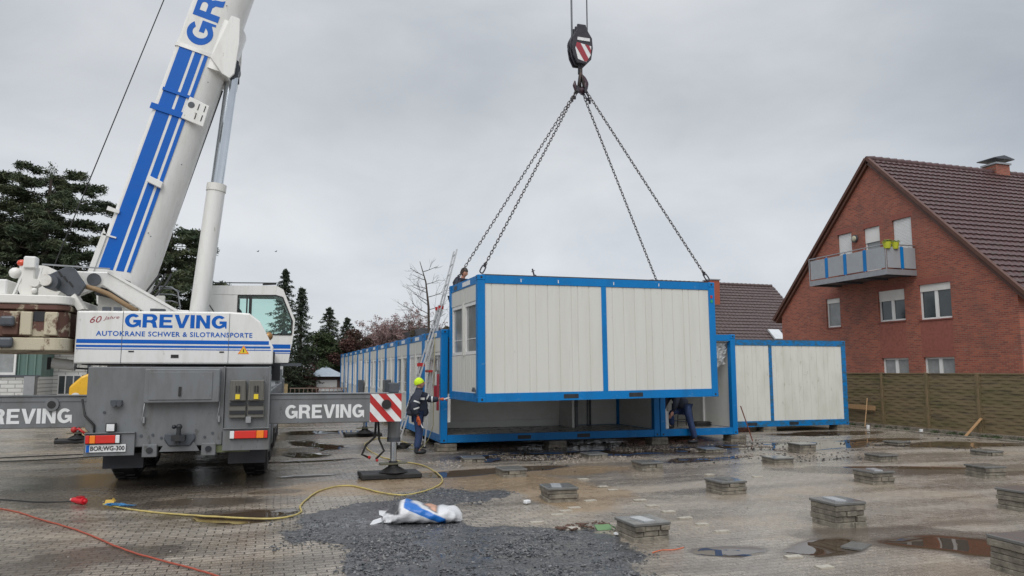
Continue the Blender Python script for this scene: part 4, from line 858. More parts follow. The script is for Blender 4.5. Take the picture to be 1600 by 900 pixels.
def big_word(name, word, org, ux, uy, W, H, m, parent):
    """heavy grotesque capitals drawn as outlines"""
    def arc(cx, cy, rx, ry, a0, a1, n): return [(cx + rx * math.cos(R(a0 + (a1 - a0) * i / n)), cy + ry * math.sin(R(a0 + (a1 - a0) * i / n))) for i in range(n + 1)]
    G = [arc(.44, .5, .44, .5, 42, 318, 22)[:-1] + [(.80, .16), (.82, .02), (.9, .02), (.9, .56), (.47, .56), (.47, .36), (.66, .36), (.62, .30)] + arc(.46, .5, .215, .29, 300, 50, 16)]
    Rr = [[(0, 0), (0, 1), (.5, 1)] + arc(.52, .71, .30, .29, 88, -52, 10) + [(.76, .38), (.80, .12), (.86, 0), (.61, 0), (.57, .1), (.55, .28), (.44, .375), (.24, .375), (.24, 0)], [(.24, .56), (.45, .56)] + arc(.46, .685, .11, .125, -90, 90, 8) + [(.24, .81)]]
    E_g = [[(0, 0), (0, 1), (.74, 1), (.74, .80), (.24, .80), (.24, .60), (.68, .60), (.68, .41), (.24, .41), (.24, .20), (.76, .20), (.76, 0)]]
    Vg = [[(.31, 0), (0, 1), (.25, 1), (.44, .28), (.63, 1), (.87, 1), (.56, 0)]]
    Ig = [[(0, 0), (0, 1), (.245, 1), (.245, 0)]]
    Ng = [[(0, 0), (0, 1), (.26, 1), (.59, .37), (.59, 1), (.82, 1), (.82, 0), (.57, 0), (.23, .64), (.23, 0)]]
    gl = {'G': (G, .9), 'R': (Rr, .86), 'E': (E_g, .76), 'V': (Vg, .87), 'I': (Ig, .245), 'N': (Ng, .82)}
    cu = bpy.data.curves.new(name, 'CURVE'); cu.dimensions = '2D'; cu.fill_mode = 'BOTH'; x = 0
    for c in word:
        outs, wd = gl[c]
        for o_ in outs:
            sp = cu.splines.new('POLY'); sp.points.add(len(o_) - 1); sp.use_cyclic_u = True
            for p, (a, b2) in zip(sp.points, o_): p.co = (x + a, b2, 0, 1)
        x += wd + (.09 if c != 'V' else .06)
    x -= .09
    to = bpy.data.objects.new(name, cu); col.objects.link(to); dg = bpy.context.evaluated_depsgraph_get(); me = bpy.data.meshes.new_from_object(to.evaluated_get(dg)); bpy.data.objects.remove(to)
    ux, uy, org = Vector(ux).normalized(), Vector(uy).normalized(), Vector(org); nz = ux.cross(uy)
    for v in me.vertices: v.co = org + ux * (v.co.x / x * W) + uy * (v.co.y * H) + nz * .003
    me.materials.clear(); me.materials.append(m); o = bpy.data.objects.new(name, me); col.objects.link(o); o.parent = parent; return o
def cword(org, W_, H_, mt_, par):
    c, q = math.cos(CY), math.sin(CY); x, y = org[0] + 1.45, org[1] - 13.25
    return big_word('lettering', 'GREVING', (-1.45 + x * c - y * q, 13.25 + x * q + y * c, org[2]), (c, q, 0), (0, 0, 1), W_, H_, mt_, par)
def ctext(nm, s, org, W_, H_, mt_, par, bold=0, shear=0, sp=1.0, dv=(0, 0, 1)):
    c, q = math.cos(CY), math.sin(CY); x, y = org[0] + 1.45, org[1] - 13.25; o = (-1.45 + x * c - y * q, 13.25 + x * q + y * c, org[2])
    return text(nm, s, o, (c, q, 0), dv, W_, H_, mt_, par, True, bold, shear, .003, sp)
ctext('lettering', 'BOR:WG-300', (-2.70, T0 - .0875, .708), .485, .07, BLACK, pl, .02)
# wheel chocks on the right
for s_ in (-.56, -.27):
    c_ = cb(M().sz([(s_ - .13, 1.46), (s_ + .13, 1.46), (s_ + .12, 1.80), (s_ - .12, 1.80)], T0 - .09, T0 + .02), 'wheel_chock', CHOCK, bevel=.01)
    m = M()
    for k in range(5): m.box(s_ - .11 + k * .05, s_ - .095 + k * .05, T0 - .1, T0 - .088, 1.48, 1.79)
    cb(m, 'rib', CHOCK, c_)
    cb(M().box(s_ - .035, s_ + .035, T0 - .115, T0 - .101, 1.49, 1.57), 'yellow_tag', YELLOW, c_); cb(M().box(s_ - .03, s_ - .01, T0 - .115, T0 - .101, 1.60, 1.71).box(s_ + .012, s_ + .032, T0 - .115, T0 - .101, 1.60, 1.71), 'grip', BLACK, c_)
    cb(M().box(s_ - .13, s_ + .13, T0 - .05, T0 + .02, 1.18, 1.42), 'chock_holder', CHOCK, bevel=.008); cb(M().box(s_ - .12, s_ + .12, T0 - .065, T0 - .051, 1.38, 1.43).box(s_ - .12, s_ + .12, T0 - .065, T0 - .051, 1.24, 1.30), 'holder_strap', DARK)
cb(M().box(-.42, -.34, T0 - .08, T0 - .01, 1.10, 1.20), 'junction_box', STEEL)
cb(M().box(-2.60, -2.0, T0 + .3, T0 + .34, .38, .62), 'mudflap', MUD); cb(M().box(-.7, -.1, T0 + .3, T0 + .34, .40, .66), 'mudflap', MUD)
cb(M().box(-2.15, -.75, 16.0, 24.0, .40, .95), 'added_underbody_box', DARK, bevel=.05)  # dark box added between the wheels to stop light passing under the crane
cb(M().box(-1.9, -1.0, 14.3, 15.6, .55, .9), 'axle_drive', DARK, bevel=.08)
# wheels: five axles
for t_ in (15.35, 17.0, 19.9, 21.5, 23.1):
    for s_ in (-2.55, -.33):
        m = M(); c = (s_, t_, .68)
        pr = [(-.22, .40), (-.215, .60), (-.17, .67), (.17, .67), (.215, .60), (.22, .40)]; n_ = 40
        vs = [(s_ + x, t_ + r1 * math.cos(6.2832 * i / n_), .68 + r1 * math.sin(6.2832 * i / n_)) for i in range(n_) for x, r1 in pr]
        m.add(vs, [(i * 6 + j, ((i + 1) % n_) * 6 + j, ((i + 1) % n_) * 6 + j + 1, i * 6 + j + 1) for i in range(n_) for j in range(5)], False)
        m.cyl((s_ - .2, t_, .68), (s_ + .2, t_, .68), .42, n=24)
        for i in range(n_):
            a = 6.2832 * i / n_; m.cbox((s_ + (.09 if i % 2 else -.09), t_ + .675 * math.cos(a), .68 + .675 * math.sin(a)), .16, .05, .03, Matrix.Rotation(a - 1.5708, 3, 'X'))
        wh = cb(m, 'wheel', BLACK)
        cb(M().cyl((s_ + (.205 if s_ > -1 else -.205), t_, .68), (s_ + (.24 if s_ > -1 else -.24), t_, .68), .30, .26, n=20), 'hub', GREY, wh)
    cb(M().cyl((-2.4, t_, .68), (-.5, t_, .68), .09, n=10), 'axle', DARK)
cb(M().box(-2.82, -2.28, 14.55, 23.9, 1.36, 1.42).box(-.62, -.06, 14.55, 23.9, 1.36, 1.42), 'mudguard', DARK)
# driver's cab at the far front, tanks and boxes along the side
cb(M().box(-2.82, -.02, 24.1, 26.0, 1.0, 1.75), 'driver_cab', GREY, bevel=.05); dcab = cb(M().box(-2.78, -.05, 24.3, 25.95, 1.75, 2.5), 'driver_cab', WHITE, bevel=.08)
cb(M().box(-.045, -.03, 24.5, 25.6, 1.8, 2.3).box(-2.6, -.25, 24.285, 24.295, 1.85, 2.35), 'cab_window', GLASS, dcab)
cb(M().box(-.55, -.04, 18.0, 18.95, .65, 1.32), 'fuel_tank', ALU, bevel=.05)
for t_ in (19.0, 21.0, 22.6): cb(M().box(-.12, -.04, t_ - .35, t_ + .35, 1.65, 2.0), 'side_rail', GREY)
cb(M().cyl((-3.87, 15.2, 2.10), (-3.50, 15.2, 2.05), .095, n=18), 'mirror_housing', mat('mirror_shell', (.7, .7, .68), .35)); cb(M().bar((-3.93, 15.2, 2.2), (-3.93, 15.2, 1.98), .05).bar((-3.9, 15.25, 2.03), (-2.8, 15.6, 1.95), .03), 'mirror_arm', BLACK)
cb(M().tube([(-2.9, T0 + .1, 1.5), (-2.82, T0 - .02, 1.25), (-2.68, T0 - .03, 1.1), (-2.68, T0 - .02, .98), (-2.75, T0 + .02, .96)], .018), 'hose', BLACK)
cb(M().tube([(-3.0, T0 + .1, 1.0), (-2.9, T0 - .0, 1.05), (-2.8, T0 - .02, .97)], .02).sphere((-2.98, T0 + .05, 1.03), .05, 8), 'hose_coupling', RED)
# outrigger beams, jacks and feet
def beam(s0, s1, t0, nm='outrigger_beam'):
    o = cb(M().box(s0, s1, t0, t0 + .42, 1.05, 1.55), nm, GREY, bevel=.012)
    cb(M().box(s0, s1, t0 - .012, t0 - .001, 1.47, 1.485).box(s0, s1, t0 - .02, t0 + .44, 1.551, 1.562).box(s0, s1 if s1 < 1.7 else 1.0, t0 - .015, t0 - .001, 1.06, 1.10), 'edge_seam', GREY, o); return o
bR = beam(-.06, 2.2, T0 + .25); bL = beam(-6.4, -2.82, T0 + .25)
cword((.20, T0 + .247, 1.135), 1.34, .235, DWHITE, bR)
cword((-4.43, T0 + .247, 1.125), 1.36, .235, DWHITE, bL)
cb(M().cyl((-3.36, T0 + .21, 1.42), (-3.36, T0 + .249, 1.42), .10, .11, n=20), 'lock_ring', GREY, bL); cb(M().cyl((-3.36, T0 + .205, 1.42), (-3.36, T0 + .22, 1.42), .06, n=16), 'lock_hole', BLACK, bL)
warn('warning_board', crane, (1.64, T0 + .235, 1.055), (1, 0, 0), (0, 0, 1), .56, .50, 2, lean=1, off=.1)
cb(M().cyl((1.93, T0 + .20, 1.36), (1.93, T0 + .234, 1.36), .085, n=20), 'round_reflector', BLACK)
cb(M().box(1.98, 2.16, T0 + .3, T0 + .5, 1.565, 1.74), 'control_box', GREYD, bevel=.01)
def jack(s_, t_, rb_=True, sc_=1.0, zt=1.05):
    cb(M().cyl((s_, t_, .72), (s_, t_, zt + .4), .115, n=24), 'jack_cylinder', GREY); cb(M().cyl((s_, t_, .66), (s_, t_, .74), .125, n=24), 'jack_collar', GREYD)
    cb(M().cyl((s_, t_, .30), (s_, t_, .70), .058, n=18), 'jack_rod', CHROME)
    f = cb(M().cyl((s_, t_, .115), (s_, t_, .2), .27, .12, n=8).cyl((s_, t_, .2), (s_, t_, .31), .10, .075, n=16), 'jack_foot', BLACK, bevel=.004)
    cb(M().sz([(s_ - .25, .245), (s_ + .25, .265), (s_ + .25, .285), (s_ - .25, .27)], t_ - .12, t_ + .12), 'foot_plate', mat_ol, f)
mat_ol = mat('olive_dirty', (.10, .095, .06), .6)
jack(2.13, 13.95); jack(2.38, 22.75, zt=.7); jack(-5.35, 23.1, zt=.7); jack(-5.7, 13.75)
cb(M().box(-.3, 2.5, 22.55, 22.95, .85, 1.26), 'outrigger_beam', GREY); cb(M().box(-5.5, -2.6, 22.9, 23.3, .85, 1.26), 'outrigger_beam', GREY)
cb(M().tube([(1.80, 13.95, 1.04), (1.78, 13.9, .75), (1.62, 13.85, .62), (1.55, 13.85, .45), (1.7, 13.85, .38)], .022).tube([(1.84, 13.95, 1.04), (1.86, 13.9, .7), (1.95, 13.9, .5), (1.80, 13.85, .36)], .02), 'jack_hose', BLACK)
cb(M().sphere((1.68, 13.83, .40), .03, 8).sphere((1.82, 13.83, .34), .028, 8), 'hose_cap', RED)
for (s_, t_, a, lb) in ((2.10, 13.95, .0, 'black support board under the near outrigger foot by the sandy patch'), (2.62, 22.95, 0, 'black support board under the far right outrigger foot near the container row'), (-5.05, 23.3, 0, 'black support board under the far left outrigger foot, beyond the beam')):
    g = thing('outrigger_mat', lb, 'support board', (s_, t_, 0), a, 'boards under the outrigger feet'); M().box(-.55, .55, -.3, .3, 0, .10).build('board', BLACK, g, bevel=.02)
    M().box(-.58, -.54, -.1, .1, .06, .13).build('grip', BLACK, g)
# slewing ring and superstructure
M().cyl((-1.45, 16.1, 1.55), (-1.45, 16.1, 2.1), .85, n=40).build('slewing_ring', DARK, crane, True)
TS = 14.7
M().box(-3.3, .0, TS + .32, 17.2, 2.06, 2.32).build('upper_frame', DARK, crane, True)
M().box(-3.25, -1.9, 15.15, 17.2, 2.3, 3.0).build('engine_bay', WHITED, crane, True, .03)
cv = M().sz([(-3.36, 2.08), (-.03, 2.08), (-.03, 2.40), (-.28, 2.88), (-.48, 3.035), (-.85, 3.055), (-3.36, 3.015)], TS, TS + .30).build('side_cover', WHITE, crane, True, .03, 2)
M().sz([(-3.34, 2.08), (-.08, 2.08), (-.03, 2.40), (-.33, 2.9), (-3.34, 3.0)], 17.2, 17.5).build('side_cover', WHITE, crane, True, .03, 2)
def cvs(s0, s1, z0, z1, mt_, nm, e_=.003): return M().box(s0, s1, TS - e_, TS - .0004, z0, z1).build(nm, mt_, cv, True)
cvs(-3.335, -.115, 2.445, 2.515, CBLUE, 'stripe'); cvs(-3.335, -.085, 2.375, 2.415, CBLUE, 'stripe'); cvs(-3.335, -.07, 2.335, 2.350, CBLUE, 'stripe')
for s_ in (-2.62, -.83): cvs(s_, s_ + .008, 2.09, 3.02, GREYD, 'cover_seam', .0045)
big_word('lettering', 'GREVING', (-2.585, TS, 2.735), (1, 0, 0), (0, 0, 1), 1.71, .245, CBLUE, cv)
text('lettering', 'AUTOKRANE SCHWER & SILOTRANSPORTE', (-3.035, TS, 2.575), (1, 0, 0), (0, 0, 1), 2.62, .09, CBLUE, cv, bold=.018, space=1.1)
text('lettering', '60', (-3.14, TS, 2.80), (1, .0, .08), (-.08, 0, 1), .19, .115, PINKD, cv, shear=.35)
text('lettering', 'Jahre', (-2.93, TS, 2.845), (1, 0, .10), (-.10, 0, 1), .26, .075, PINKD, cv, shear=.4, bold=-.004)
text('lettering', 'SEIT 1950', (-2.9, TS, 2.80), (1, 0, .06), (-.06, 0, 1), .2, .022, GREYD, cv) if False else None
for s_, z_, w_ in ((-2.5, 2.29, .09), (-.98, 2.29, .08), (-1.80, 2.19, .13)): cvs(s_, s_ + w_, z_, z_ + (.025 if w_ < .1 else .06), BLACK, 'catch', .006)
M().add([(-.66, TS - .004, 2.27), (-.46, TS - .004, 2.27), (-.56, TS - .004, 2.43)], [(0, 1, 2)]).build('warning_triangle', ORANGE, cv, True)
M().add([(-.63, TS - .006, 2.285), (-.49, TS - .006, 2.285), (-.56, TS - .006, 2.40)], [(0, 1, 2)]).build('triangle_face', YELLOW, cv, True); M().box(-.568, -.552, TS - .008, TS - .0065, 2.30, 2.36).build('triangle_mark', BLACK, cv, True)
m = M()
for k in range(7): m.cyl((-.045 - k * .045, TS + .05, 2.38 + k * .085), (-.045 - k * .045, TS + .035, 2.38 + k * .085), .02, n=8)
m.build('rivet', STEEL, cv, True)
M().sphere((-.13, TS + .32, 2.62), .085, 12).build('horn', mat('brass_bell', (.35, .2, .08), .35, metal=.6), crane, True)
M().sz([(-3.36, 3.02), (-3.5, 3.25), (-3.42, 3.32), (-3.26, 3.06)], TS + .05, TS + .4).build('hinge_plate', WHITED, crane, True)
m = M().box(-2.2, -1.96, TS + .1, TS + .3, 3.02, 3.09).box(-2.98, -2.85, TS + .1, TS + .2, 3.02, 3.10).box(-2.8, -2.68, TS + .1, TS + .2, 3.02, 3.10); m.build('cover_fitting', GREYD, crane, True)
M().box(-3.25, -2.1, 15.75, 15.9, 3.0, 3.42).build('inner_housing', WHITED, crane, True)
# bracket arms carrying the boom
for t0_ in (15.2, 16.85):
    br_ = M().sz([(-3.55, 3.78), (-3.02, 3.78), (-2.9, 3.74), (-1.75, 3.04), (-2.35, 3.04), (-3.08, 3.52), (-3.3, 3.40), (-3.5, 3.3)], t0_, t0_ + .14).build('boom_bracket', WHITE, crane, True, .02)
    M().bar((-3.0, t0_ - .01, 3.79), (-1.75, t0_ - .01, 3.06), .03, .05).build('bracket_flange', WHITE, br_, True)
    M().cyl((-3.22, t0_ - .05, 3.63), (-3.22, t0_ + .2, 3.63), .115, n=20).build('pivot_pin', GREYD, br_, True)
M().tube([(-3.32, 15.05, 3.48), (-3.15, 15.05, 3.44), (-2.95, 15.05, 3.36), (-2.7, 15.05, 3.2), (-2.45, 15.05, 3.05)], .045, 10).build('hydraulic_pipe', TAN, crane, True)
gp = M().sz([(-3.93, 3.62), (-3.62, 3.80), (-3.48, 3.79), (-3.28, 3.48), (-3.38, 3.30), (-3.56, 3.29), (-3.80, 3.44)], 14.85, 14.95).build('slotted_plate', GREYD, crane, True, .01)
for k in range(3): M().bar((-3.72 + k * .09, 14.84, 3.72 - k * .09), (-3.66 + k * .09, 14.84, 3.63 - k * .09), .03, .01, up=(0, 1, 0)).build('slot', BLACK, gp, True)
M().cyl((-3.86, 14.6, 3.53), (-3.86, 14.95, 3.53), .10, n=20).build('cylinder_end', WHITED, crane, True); M().cyl((-3.80, 14.66, 3.51), (-3.80, 15.1, 3.51), .13, n=20).build('cylinder_ring', GREYD, crane, True)
# counterweight
def rbox(s0, s1, t0, t1, z0, z1, rr):
    p = []
    for cx_, cy_, a0 in ((s1 - rr, t0 + rr, -90), (s1 - rr, t1 - rr, 0), (s0 + rr, t1 - rr, 90), (s0 + rr, t0 + rr, 180)):
        for k in range(7): a = R(a0 + 15 * k); p.append((cx_ + rr * math.cos(a), cy_ + rr * math.sin(a)))
    return M().prism(p, lambda q: (q[0], q[1], z1), lambda q: (q[0], q[1], z0))
CT = 14.45
for z0, z1, mt_, rr_2 in ((2.30, 2.52, RUST, 0), (2.535, 2.98, RUST2, .03), (2.995, 3.09, RUST2, .0), (3.10, 3.25, WHITED, -.02)):
    rbox(-5.35, -3.44 - rr_2, CT + rr_2, 17.75 - rr_2, z0, z1, .22).build('counterweight', mt_, crane, True, .015)
for s0, s1, mt_ in ((-4.40, -4.16, RUST2), (-4.14, -3.96, RUST), (-3.78, -3.58, RUST)): M().box(s0, s1, CT - .02, CT + .1, 2.56, 2.96).build('counterweight_rib', mt_, crane, True, .015)
M().box(-3.955, -3.785, CT + .02, CT + .04, 2.80, 2.97).build('counterweight_recess', DARK, crane, True)
for z_ in (2.78, 2.42): M().box(-4.42, -4.2, CT - .10, CT - .02, z_ - .08, z_ + .1).build('lifting_lug', GREYD, crane, True, .04, 2)
warn('warning_board', crane, (-5.1, CT - .012, 2.32), (1, 0, 0), (0, 0, 1), .58, .19, 2, lean=-1, rt_=False); M().box(-5.1, -4.52, CT - .03, CT - .001, 2.60, 2.80).build('red_board', mat('faded_red_board', (.35, .05, .02), .5, c2=(.5, .35, .08), amt=1, scale=8, lo=.5, hi=.55), crane, True)
# winch, white frames, beacon on the counterweight
wf = M().box(-4.22, -4.02, 14.6, 14.9, 3.25, 3.78).build('winch_frame', WHITED, crane, True, .02); M().bar((-4.32, 14.62, 3.26), (-4.2, 14.62, 3.62), .03).build('frame_strut', WHITE, crane, True); M().bar((-4.0, 14.62, 3.3), (-3.92, 14.62, 3.75), .03).build('frame_strut', WHITE, crane, True)
M().box(-4.19, -4.0, 14.55, 14.75, 3.72, 3.93).build('winch_cap', WHITE, crane, True, .02)
M().cyl((-4.0, 14.55, 3.47), (-4.0, 14.75, 3.47), .07, n=14).build('motor', WHITED, crane, True); M().sphere((-4.0, 14.58, 3.34), .05, 10).build('valve', WHITED, crane, True)
M().box(-4.76, -4.42, 14.6, 15.2, 3.25, 3.52).build('white_box', WHITE, crane, True, .02); M().box(-4.78, -4.66, 14.56, 14.6, 3.46, 3.60).build('box_cap', WHITE, crane, True, .01)
M().bar((-4.0, 14.9, 3.84), (-2.95, 15.1, 3.83), .025).build('hand_rail', STEEL, crane, True)
M().cyl((-4.2, 16.1, 3.55), (-4.2, 16.1 + .8, 3.55), .32, n=28).build('winch_drum', GREYD, crane, True); M().cyl((-4.2, 15.6, 3.55), (-4.2, 16.1, 3.55), .36, n=28).build('winch_flange', WHITED, crane, True)
be = M().cyl((-4.33, 15.0, 3.5), (-4.33, 15.0, 3.84), .04, n=10).build('beacon_post', WHITE, crane, True); M().sphere((-4.33, 15.0, 3.86), .085, 14, (1, 1, .75)).build('beacon', ORANGEB, be, True) if False else M().sphere((-4.33, 15.0, 3.86), .085, 14, (1, 1, .75)).build('beacon', mat('beacon_red', (.6, .06, .015), .25, coat=.5), be, True)
M().sphere((-4.42, 15.0, 3.68), .11, 12, (1, 1, .9)).build('spot_lamp', WHITED, crane, True)
m = M()
for z_ in (3.28, 3.42, 3.56, 3.68): m.tube([(-2.35, 16.9, z_), (-2.1, 16.9, z_), (-1.98, 16.9, z_ - .04)], .012)
m.tube([(-2.35, 16.9, 3.72), (-2.12, 16.9, 3.71), (-2.0, 16.9, 3.62), (-1.94, 16.9, 3.3), (-1.94, 16.9, 3.05)], .016).tube([(-2.35, 16.9, 3.72), (-2.4, 16.9, 3.05)], .016)
m.build('guard_rail', STEEL, crane, True)
M().box(-1.9, -1.6, 15.4, 16.2, 2.95, 3.12).build('hydraulic_block', WHITED, crane, True, .02)
# operator's cab
KT, KU = 16.55, 17.45
cabw = thing
CO = [(-1.38, 2.13), (.28, 2.13), (.38, 2.55), (.39, 3.05), (.13, 3.70), (-.02, 3.78), (-1.38, 3.74)]
WI = [(-.78, 2.73), (.325, 2.73), (.335, 3.02), (.12, 3.53), (-.02, 3.57), (-.78, 3.55)]
kb = M().prism([(-1.38, 2.13), (.28, 2.13), (.365, 2.73), (-.78, 2.73), (-.78, 3.55), (-.02, 3.57), (.12, 3.53), (.335, 3.02), (.328, 2.73), (.367, 2.73), (.39, 3.05), (.13, 3.70), (-.02, 3.78), (-1.38, 3.74)][:5] + [(-.78, 3.56), (-1.38, 3.56)], lambda p: (p[0], KT, p[1]), lambda p: (p[0], KT + .05, p[1]))
def ring(m, t0, t1):
    m.prism([(-1.38, 2.13), (.28, 2.13), (.37, 2.73), (-1.38, 2.73)], lambda p: (p[0], t0, p[1]), lambda p: (p[0], t1, p[1]))
    m.prism([(-1.38, 2.732), (-.78, 2.732), (-.78, 3.553), (-1.38, 3.553)], lambda p: (p[0], t0, p[1]), lambda p: (p[0], t1, p[1]))
    m.prism([(-1.38, 3.555), (-.02, 3.57), (-.02, 3.78), (-1.38, 3.74)], lambda p: (p[0], t0, p[1]), lambda p: (p[0], t1, p[1]))
    for a, b2, c_, d2 in ((WI[1], (.372, 2.73), (.39, 3.05), WI[2]), (WI[2], (.39, 3.05), (.13, 3.70), WI[3]), (WI[3], (.13, 3.70), (-.018, 3.78), (-.018, 3.57))):
        m.prism([a, b2, c_, d2], lambda p: (p[0], t0, p[1]), lambda p: (p[0], t1, p[1]))
m = M(); ring(m, KT, KT + .05); kb = m.build('cab_side', WHITE, crane, True); m = M(); ring(m, KU - .05, KU); m.build('cab_side', WHITE, crane, True)
M().box(-1.38, .28, KT + .05, KU - .05, 2.13, 2.2).build('cab_floor', GREYD, crane, True)
m = M(); slab(m, [(-1.38, KT + .05, 3.74), (-.02, KT + .05, 3.78), (-.02, KU - .05, 3.78), (-1.38, KU - .05, 3.74)], .05); slab(m, [(-.02, KT + .05, 3.78), (.13, KT + .05, 3.70), (.13, KU - .05, 3.70), (-.02, KU - .05, 3.78)], .04); m.build('cab_roof', WHITE, crane, True)
M().box(-1.38, -1.33, KT + .05, KU - .05, 2.2, 3.68).build('cab_rear_wall', WHITE, crane, True)
m = M()
for a, b2 in (((.13, 3.68), (.375, 3.05)), ((.375, 3.05), (.36, 2.56)), ((.36, 2.56), (.27, 2.15))): m.add([(a[0], KT + .05, a[1]), (b2[0], KT + .05, b2[1]), (b2[0], KU - .05, b2[1]), (a[0], KU - .05, a[1])], [(0, 1, 2, 3)])
m.build('windscreen', CABG, crane, True)
for t_ in (KT + .02, KU - .02): M().add([(x, t_, z) for x, z in WI], [tuple(range(6))]).build('side_window', CABG, crane, True)
m = M()
for i in range(6): a, b2 = WI[i], WI[(i + 1) % 6]; m.bar((a[0], KT - .004, a[1]), (b2[0], KT - .004, b2[1]), .02, .025)
m.bar((-.60, KT - .004, 2.73), (-.60, KT - .004, 3.55), .03).bar((-.53, KT + .0, 2.73), (-.53, KT + .0, 3.56), .04, .06); m.build('window_seal', BLACK, crane, True)
M().box(-.75, -.25, 16.75, 17.25, 2.2, 2.75).box(-.85, -.72, 16.75, 17.25, 2.7, 3.3).build('seat', mat('seat_fabric', (.03, .035, .03), .8), crane, True, .05)
M().bar((.05, 17.0, 2.2), (.2, 17.0, 2.85), .12).build('console', GREYD, crane, True, .02); M().bar((.28, KT + .2, 3.4), (.34, KT + .3, 2.85), .015).build('wiper', BLACK, crane, True)
for z0, z1 in ((2.43, 2.52), (2.36, 2.40), (2.325, 2.34)): M().box(-.2, .315, KT - .004, KT - .0005, z0, z1).build('stripe', CBLUE, kb, True)
M().bar((-1.35, KT + .02, 3.80), (-.02, KT + .02, 3.84), .02).bar((-.3, KT + .02, 3.8), (-.02, KT + .02, 3.82), .06, .03).build('roof_rail', BLACK, crane, True)
M().box(.1, .55, KT + .02, KT + .5, 2.06, 2.12).build('cab_step', GREYD, crane, True); M().box(-.05, .12, KT, KT + .3, 1.75, 2.12).build('cab_mount', DARK, crane, True)
M().bar((-1.35, 16.4, 3.35), (-1.15, 16.4, 3.05), .02).build('cab_strut', BLACK, crane, True)
# boom
E_ = R(75.2); BU = Vector((math.cos(E_), 0, math.sin(E_))); BV = Vector((math.sin(E_), 0, -math.cos(E_))); BO = Vector((-3.33, 0, 3.93)); BN = 15.6
def Bp(u, v, t_): q = BO + BU * u + BV * v; return (q.x, t_, q.z)
def bsec(m, u0, u1, v0, v1, t0, t1, nb=10):
    """boom section: flat sides and top, round belly on the v1 side"""
    cw_ = (t1 - t0) / 2; tm = (t0 + t1) / 2; vf = v0 + (v1 - v0) * .56
    pr = [(v0 + .05, t0), (vf, t0)] + [(vf + (v1 - vf) * math.sin(math.pi * k / nb), tm - cw_ * math.cos(math.pi * k / nb)) for k in range(1, nb)] + [(vf, t1), (v0 + .05, t1), (v0, t1 - .05), (v0, t0 + .05)]
    n_ = len(pr); A = [Bp(u0, v, t_) for v, t_ in pr]; B = [Bp(u1, v, t_) for v, t_ in pr]
    m.add(A + B, [tuple(range(n_)), tuple(range(n_, 2 * n_))[::-1]]); m.add(A + B, [(i, (i + 1) % n_, n_ + (i + 1) % n_, n_ + i) for i in range(n_)], True)
    return m
bm_ = M(); bsec(bm_, -.34, 11.6, 0, 1.02, BN, BN + 1.0); boom = bm_.build('boom', WHITE, crane, True)
bmod = boom.modifiers.new('edge', 'EDGE_SPLIT'); bmod.split_angle = R(35)
for k, (u0, u1) in enumerate(((11.6, 19.5), (19.5, 27.5), (27.5, 35.8))):
    d_2 = .07 * (k + 1); o_ = bsec(M(), u0, u1, d_2, 1.02 - d_2, BN + d_2 * .8, BN + 1 - d_2 * .8).build('boom_section', WHITE, crane, True); bsec(M(), u0 - .35, u0 + .02, d_2 - .09, 1.1 - d_2, BN + d_2 * .8 - .08, BN + 1.08 - d_2 * .8).build('boom_collar', WHITED, crane, True)
def bplate(nm, P, t0, t1, mt_, bev=0): return M().prism(P, lambda p: Bp(p[0], p[1], t0), lambda p: Bp(p[0], p[1], t1)).build(nm, mt_, boom, True, bev)
bplate('stripe', [(.0, .08), (.02, .335), (4.72, .335), (4.72, .08)], BN - .003, BN - .0005, CBLUE); bplate('stripe', [(.03, .385), (.05, .52), (4.72, .52), (4.72, .385)], BN - .003, BN - .0005, CBLUE); bplate('stripe', [(.06, .57), (.07, .64), (4.72, .64), (4.72, .57)], BN - .003, BN - .0005, CBLUE)
big_word('lettering', 'GREVING', Bp(4.88, .60, BN), BU, -BV, 3.5, .50, CBLUE, boom)
# foot of the boom
for t0_ in (BN - .03, BN + 1.0): bplate('foot_plate', [(-.12, -.06), (.75, -.06), (.62, .03), (-.12, .03)], t0_, t0_ + .03, WHITE)
bplate('slot', [(-.16, .45), (-.06, .43), (-.10, .70), (-.19, .68)], BN - .006, BN - .001, BLACK)
bsec(M(), -.5, -.34, .15, .9, BN + .05, BN + .95).build('foot_end', DARK, boom, True)
# collar and cylinder mount
bsec(M(), 4.72, 4.80, -.015, 1.05, BN - .02, BN + 1.02).build('collar_ring', WHITE, boom, True)
for t0_ in (BN - .045, BN + 1.0): bplate('cylinder_mount', [(4.70, .70), (4.46, 1.0), (4.42, 1.16), (4.55, 1.22), (5.2, 1.12), (5.72, .98), (5.72, .80), (5.1, .74)], t0_, t0_ + .045, WHITE, .01)
bsec(M(), 4.5, 5.6, .66, 1.12, BN - .005, BN + 1.005).build('mount_bulge', WHITE, boom, True)
for t0_ in (16.0 - .1, 16.3): M().sz([(-1.32, 8.15), (-1.3, 8.5), (-1.1, 8.55), (-.93, 8.42), (-.93, 8.1), (-1.08, 8.05)], t0_, t0_ + .06).build('clevis', GREYD, boom, True)
